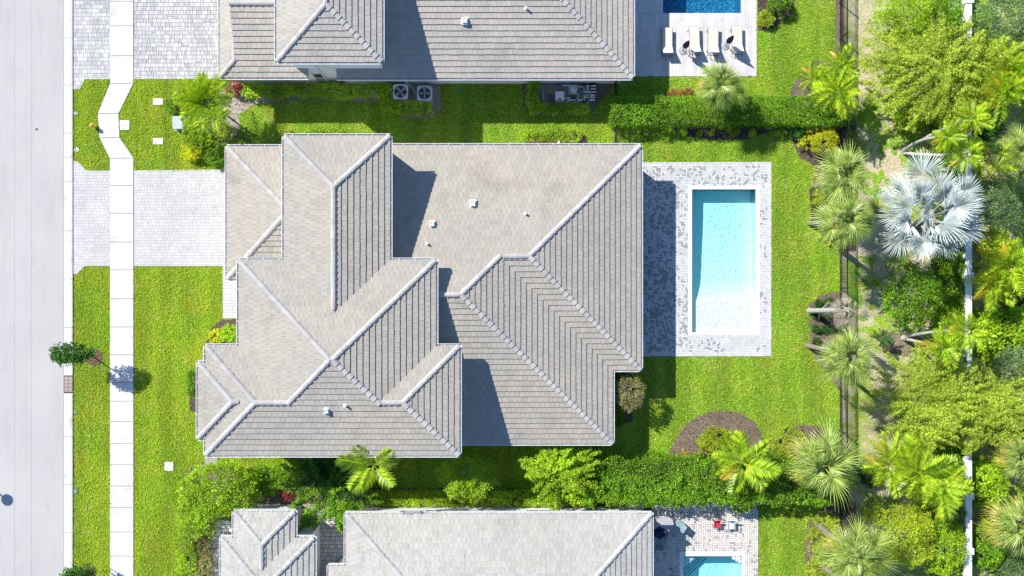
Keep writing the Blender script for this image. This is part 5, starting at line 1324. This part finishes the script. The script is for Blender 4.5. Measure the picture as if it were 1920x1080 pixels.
# air conditioners
def ac(label, px, py, w_):
    zt = .85; c = P(px, py, zt); t = thing('air_conditioner', label, 'air conditioner', (c.x, c.y, 0), 'air conditioners on the pad')
    h_ = w_ / 2; r = .1; pts = []
    for k, (sx, sy) in enumerate(((1, 1), (-1, 1), (-1, -1), (1, -1))):
        for j in range(4): an = math.pi / 2 * (k + j / 3); pts.append((c.x + sx * (h_ - r) + math.cos(an) * r, c.y + sy * (h_ - r) + math.sin(an) * r))
    mb = MB(); mb.prism(pts, .1, zt - .03); mb.build('cabinet', METAL, t)
    R = h_ * .80; n = 24; mb = MB()
    outer = [(c.x + math.cos(i * 2 * math.pi / n) * h_ * min(1.0 / max(abs(math.cos(i * 2 * math.pi / n)), abs(math.sin(i * 2 * math.pi / n))), 1.27), c.y + math.sin(i * 2 * math.pi / n) * h_ * min(1.0 / max(abs(math.cos(i * 2 * math.pi / n)), abs(math.sin(i * 2 * math.pi / n))), 1.27)) for i in range(n)]
    inner = [(c.x + math.cos(i * 2 * math.pi / n) * R, c.y + math.sin(i * 2 * math.pi / n) * R) for i in range(n)]
    mb.add([(x, y, zt + .02) for x, y in outer] + [(x, y, zt + .035) for x, y in inner] + [(x, y, zt - .03) for x, y in outer] + [(x, y, zt - .10) for x, y in inner],
           [(i, (i + 1) % n, n + (i + 1) % n, n + i) for i in range(n)] + [(2 * n + i, 2 * n + (i + 1) % n, (i + 1) % n, i) for i in range(n)] + [(n + i, n + (i + 1) % n, 3 * n + (i + 1) % n, 3 * n + i) for i in range(n)])
    mb.build('top_cover', m_plain('pale_grey_metal', (.55, .57, .60), .4), t)
    mb = MB(); mb.cyl(c.x, c.y, zt - .029, zt - .02, R, 24); mb.build('well', DKMETAL, t)
    for k in range(4):
        an = k * math.pi / 2 + px * .3; d = Vector((math.cos(an), math.sin(an), 0)); p = Vector((-d.y, d.x, 0)); o = Vector((c.x, c.y, zt - .012)); mb = MB()
        mb.add([o + d * .06 - p * .04, o + d * R * .9 - p * .09, o + d * R * .9 + p * .09 + Vector((0, 0, .03)), o + d * .06 + p * .04 + Vector((0, 0, .015))], [(0, 1, 2, 3)]); mb.build('fan_blade', METAL, t)
    mb = MB(); mb.cyl(c.x, c.y, zt - .015, zt + .05, .06, 12); mb.build('motor_cap', METAL, t)
    mb = MB()
    for k in range(5): rr = R * (k + 1) / 5; mb.tube([(c.x + math.cos(i * math.pi / 12) * rr, c.y + math.sin(i * math.pi / 12) * rr, zt + .04) for i in range(25)], .004, 4, False)
    for k in range(8): an = k * math.pi / 4; mb.bar((c.x, c.y, zt + .045), (c.x + math.cos(an) * R, c.y + math.sin(an) * R, zt + .04), .008)
    mb.build('guard', DKMETAL, t)
ac('left air conditioner with round fan on the pad by the top house', 751, 172, 1.0)
ac('right air conditioner with star shaped fan on the pad by the top house', 796, 175, 1.0)
mb = MB(); a = G(757, 150, 1.0); b = G(775, 168, .35); mb.tube([a, (a.x + .1, a.y - .2, .9), b, (b.x + .2, b.y - .3, .3)], .04, 6); tag(mb.build('coolant_line', PVC), 'pale insulated pipe between the two air conditioners', 'pipe')
# pool equipment of the top house
q = lambda x, y, z=0.0: G(x, y, z)
t = thing('pool_heater', 'square white pool heater on the stained pad', 'pool heater', tuple(q(1048, 184))); a, b = q(1040.5, 191.5), q(1057, 176)
mb = MB(); mb.box(a.x, b.x, a.y, b.y, .1, .75); mb.box(a.x + .03, b.x - .03, a.y + .03, b.y - .03, .75, .78); mb.build('cabinet', m_plain('cabinet_white', (.70, .70, .72), .4), t)
mb = MB(); mb.box(a.x + .2, a.x + .38, a.y + .01, a.y + .1, .78, .80); mb.build('control_panel', DKMETAL, t)
t = thing('pool_filter', 'round white pool filter between the pipes', 'pool filter', tuple(q(1075, 171)))
c = q(1075, 171); mb = MB(); mb.tube([(c.x, c.y, .1), (c.x, c.y, .2), (c.x, c.y, .7), (c.x, c.y, .82), (c.x, c.y, .88)], [.2, .24, .24, .16, .04], 18); mb.build('tank', m_plain('tank_white', (.62, .64, .66), .4), t)
mb = MB(); mb.cyl(c.x, c.y, .88, .96, .05, 10); mb.build('gauge', DKMETAL, t)
t = thing('pool_pipework', 'maze of white pool pipes on the stained pad', 'pipework', tuple(q(1090, 175)))
for pts in ([(1055, 163), (1082, 163)], [(1067, 163), (1067, 178), (1083, 178), (1083, 187), (1073, 187)], [(1084, 165), (1092, 165)], [(1094, 164), (1094, 175), (1116, 175)], [(1098, 164), (1104, 164)], [(1100, 165), (1100, 170), (1104, 170)],
            [(1095, 190), (1095, 181), (1102, 181)], [(1095, 185), (1102, 185)], [(1061, 186), (1069, 186)], [(1065, 190), (1078, 190)], [(1084, 190), (1092, 190)]):
    mb = MB(); mb.tube([(q(x, y).x, q(x, y).y, .42) for x, y in pts], .045, 8); mb.tube([(q(*pts[0]).x, q(*pts[0]).y, .1), (q(*pts[0]).x, q(*pts[0]).y, .43)], .045, 8); mb.build('pipe', PVC, t)
for x0, y_ in ((1107, 164), (1107, 169.5), (1105, 181), (1105, 185), (1105, 190)):
    mb = MB(); mb.tube([(q(x0, y_).x, q(x0, y_).y, .45), (q(x0 + 9, y_).x, q(x0 + 9, y_).y, .45)], .05, 8); mb.build('valve_pipe', PVC, t)
for k, (x, y) in enumerate(((1091, 163.5), (1094, 190), (1071, 186), (1109, 158), (1112, 170))):
    tt = thing('pool_pump', ['black pool pump at the top of the pipework', 'black pool pump at the lower right of the pipework', 'black pool pump beside the white heater', 'black cylinder pump against the house wall', 'black pump among the right valve pipes'][k], 'pool pump', tuple(q(x, y)))
    c = q(x, y); mb = MB(); mb.tube([(c.x - .14, c.y, .28), (c.x + .16, c.y, .28)], .10, 10); mb.box(c.x - .16, c.x + .16, c.y - .08, c.y + .08, .1, .19); mb.build('motor', BLACK, tt)
    mb = MB(); mb.cyl(c.x + .16, c.y, .12, .44, .10, 12); mb.cyl(c.x + .16, c.y, .44, .47, .12, 12); mb.build('strainer', DKMETAL, tt)
mb = MB(); c = q(1018, 183); mb.box(c.x - .08, c.x + .08, c.y - .35, c.y + .33, .1, .8); tag(mb.build('control_box', m_plain('blue_grey', (.16, .21, .27), .5)), 'narrow blue grey box left on the pump pad', 'control box')
mb = MB(); c = q(1033, 187); mb.box(c.x - .12, c.x + .1, c.y - .2, c.y + .2, .1, .5); mb.box(c.x - .09, c.x + .07, c.y - .17, c.y + .17, .5, .52); tag(mb.build('chlorinator', DKMETAL), 'small dark box left of the white heater', 'control box')
mb = MB(); c = q(1084, 262); mb.tube([(q(1047, 266).x, q(1047, 266).y, .1), (q(1047, 266).x, q(1047, 266).y, .45), (q(1047, 280).x, q(1047, 280).y, .45)], .07, 8); tag(mb.build('capped_pipe', PVC), 'white capped pipe on the rusty pad of the central house', 'pipe')

# loungers ---------------------------------------------------------
SLING = m_plain('cream_sling', (0.60, 0.56, 0.48), .8, .05)
def make_lounger():
    t = thing('sun_lounger', 'x', 'sun lounger')
    L, W_, zh = 1.85, .68, .34
    for sx in (-1, 1):
        mb = MB(); mb.tube([(sx * W_ / 2, L / 2, zh), (sx * W_ / 2, -.35, zh), (sx * W_ / 2, -.95, zh)], .022, 6); mb.build('side_rail', DKMETAL, t, local=True)
        for y in (.75, -.6): mb = MB(); mb.tube([(sx * W_ / 2, y, zh), (sx * (W_ / 2 + .05), y - .05, 0)], .02, 6); mb.build('leg', DKMETAL, t, local=True)
    mb = MB()
    for k in range(8): y = -.36 + k * .16; mb.box(-W_ / 2 + .01, W_ / 2 - .01, y + .004, y + .156, zh + .01, zh + .055)
    mb.build('seat_cushion', SLING, t, local=True)
    th = math.radians(38); mb = MB(); ba = .66; y0 = -.37
    yb, zb = y0 - ba * math.cos(th), zh + .03 + ba * math.sin(th)
    n = Vector((0, math.sin(th), math.cos(th))) * .05; p0 = Vector((0, y0, zh + .02)); p1 = Vector((0, yb, zb))
    for x0 in (0,):
        w_ = W_ / 2 - .01; mb.add([p0 + Vector((-w_, 0, 0)), p0 + Vector((w_, 0, 0)), p1 + Vector((w_, 0, 0)), p1 + Vector((-w_, 0, 0)), p0 + n + Vector((-w_, 0, 0)), p0 + n + Vector((w_, 0, 0)), p1 + n + Vector((w_, 0, 0)), p1 + n + Vector((-w_, 0, 0))],
            [(3, 2, 1, 0), (4, 5, 6, 7), (0, 1, 5, 4), (1, 2, 6, 5), (2, 3, 7, 6), (3, 0, 4, 7)])
    mb.build('backrest', SLING, t, local=True)
    mb = MB()
    for sx in (-1, 1): mb.tube([(sx * (W_ / 2 - .04), yb + .05, zb - .06), (sx * (W_ / 2 + .02), -.98, .02)], .016, 5)
    mb.tube([(-W_ / 2, -.95, zh), (W_ / 2, -.95, zh)], .02, 6); mb.tube([(-W_ / 2, .925, zh), (W_ / 2, .925, zh)], .02, 6)
    mb.build('back_frame', DKMETAL, t, local=True)
    return t
lg = make_lounger()
for k, (x, y, lb) in enumerate([(1251, 79, 'leftmost cream lounger, half in the house shadow'), (1302, 77, 'cream lounger between the two closed parasols, left one'), (1337, 78, 'cream lounger directly above the fan palm head'), (1382, 76, 'rightmost cream lounger beside the second closed parasol')]):
    o = lg if k == 0 else copy_tree(lg); c = P(x, y - 1, .4); o.location = (c.x, c.y, .06); o.rotation_euler.z = math.radians((0, 1.5, -1, 1)[k]); o['label'] = lb; o['group'] = 'loungers on the plank deck'
def parasol_prop(px, py, label, rot):
    c = G(px, py); t = thing('closed_parasol', label, 'parasol', (c.x, c.y, .06), 'closed parasols between the loungers')
    mb = MB(); mb.tube([(0, 0, 0), (0, 0, .05), (0, 0, .09)], [.28, .28, .06], 24); mb.build('base', m_plain('grey_stone', (.34, .37, .40), .5), t, local=True)
    mb = MB(); mb.tube([(0, 0, .09), (0, 0, 2.35)], .022, 8); mb.build('pole', DKMETAL, t, local=True)
    mb = MB(); n = 16; rings = []
    for z, r in ((.95, .14), (1.2, .17), (1.7, .12), (2.2, .05), (2.3, .02)): rings.append([(math.cos(i * 2 * math.pi / n) * r * (1.25 if i % 2 else .75), math.sin(i * 2 * math.pi / n) * r * (1.25 if i % 2 else .75), z) for i in range(n)])
    mb.add([p for r_ in rings for p in r_], [(k * n + i, k * n + (i + 1) % n, (k + 1) * n + (i + 1) % n, (k + 1) * n + i) for k in range(4) for i in range(n)]); mb.build('canopy', NAVY, t, local=True)
    return t
parasol_prop(1279, 95, 'closed navy parasol on a round base between first and second lounger', 0)
parasol_prop(1359, 86, 'closed navy parasol on a round base between third and fourth lounger', 0)

# patio of the bottom house ------------------------------------------
c = P(1246, 984, .74); t = thing('patio_table', 'round grey slatted patio table beside the bottom roof corner', 'table', (c.x, c.y, .06)); mb = MB()
for k in range(9):
    y = -.52 + k * .13; hw = math.sqrt(max(.6 ** 2 - y ** 2, .02)); mb = MB(); mb.box(-hw, hw, y - .056, y + .056, .69, .72); o = mb.build('slat', m_plain('grey_lilac', (.42, .42, .46), .6), t, local=True)
mb = MB(); mb.tube([(0, 0, 0), (0, 0, .03), (0, 0, .06)], [.3, .3, .05], 16); mb.cyl(0, 0, .05, .69, .04, 10); mb.build('pedestal', DKMETAL, t, local=True)
c = P(1240, 1000, 1.9); t = thing('closed_parasol', 'navy half open parasol over the round patio table', 'parasol', (c.x, c.y, .06))
mb = MB(); mb.tube([(.42, .25, 0), (.42, .25, 2.3)], .025, 8); mb.build('pole', METAL, t, local=True)
mb = MB(); n = 12
mb.add([(.42, .25, 2.35)] + [(.0 + math.cos(i * 2 * math.pi / n) * .62 * (1 if i % 2 else .8) - .1, math.sin(i * 2 * math.pi / n) * .42 * (1 if i % 2 else .8), 1.75 + .1 * math.sin(i * 2.1)) for i in range(n)], [(0, i + 1, (i + 1) % n + 1) for i in range(n)]); mb.build('canopy', NAVY, t, local=True)
def make_chair(label, px, py, rot, frame, seat, w_=.56):
    c = G(px, py); t = thing('patio_chair', label, 'chair', (c.x, c.y, .06)); h_ = w_ / 2
    for sx in (-1, 1):
        for sy in (-1, 1): mb = MB(); mb.tube([(sx * h_, sy * h_, 0), (sx * (h_ - .02), sy * (h_ - .02), .42)], .02, 6); mb.build('leg', frame, t, local=True)
        mb = MB(); mb.tube([(sx * h_, -h_, .42), (sx * h_, -h_ + .02, .64), (sx * h_, h_, .64)], .022, 6); mb.build('armrest', frame, t, local=True)
    mb = MB(); mb.box(-h_ + .02, h_ - .02, -h_ + .02, h_ - .04, .40, .46); mb.build('seat', seat, t, local=True)
    mb = MB(); mb.add([(-h_ + .02, h_ - .04, .44), (h_ - .02, h_ - .04, .44), (h_ - .04, h_ + .14, .92), (-h_ + .04, h_ + .14, .92), (-h_ + .02, h_, .44), (h_ - .02, h_, .44), (h_ - .04, h_ + .18, .92), (-h_ + .04, h_ + .18, .92)], [(0, 1, 2, 3), (7, 6, 5, 4), (3, 2, 6, 7), (0, 3, 7, 4), (1, 5, 6, 2), (0, 4, 5, 1)]); mb.build('backrest', seat, t, local=True)
    t.rotation_euler.z = rot; return t
CB = m_plain('teal_cushion', (.22, .33, .38), .7, .4, 8)
make_chair('steel framed chair with teal cushion right of the patio table', 1269, 980, math.radians(55) + math.pi, METAL, CB)
make_chair('teal chair in the roof shadow below the patio table', 1233, 1012, math.pi, METAL, CB)
make_chair('red plastic chair on the bottom deck', 1341, 980, 0, RED, RED, .46)
make_chair('pale grey chair right of the red chair', 1366, 981, 0, METAL, m_plain('white_seat', (.7, .72, .74), .5), .56)
for (x, y, r, lb, m_) in ((1213, 950, 9, 'black pot in the corner by the big hedge', BLACK), (1200, 947, 11, 'grey planter beside the roof corner', METAL)):
    c = G(x, y); mb = MB(); mb.tube([(c.x, c.y, .0), (c.x, c.y, .42), (c.x, c.y, .46)], [r / S * .7, r / S, r / S * .95], 16); tag(mb.build('plant_pot', m_), lb, 'pot')
c = G(430, 999); mb = MB(); mb.tube([(c.x, c.y, .05), (c.x, c.y, .3), (c.x, c.y, .36)], [.1, .16, .13], 14); tag(mb.build('clay_pot', m_plain('terracotta', (.42, .24, .14), .8)), 'small clay pot by the bottom left roof corner', 'pot')
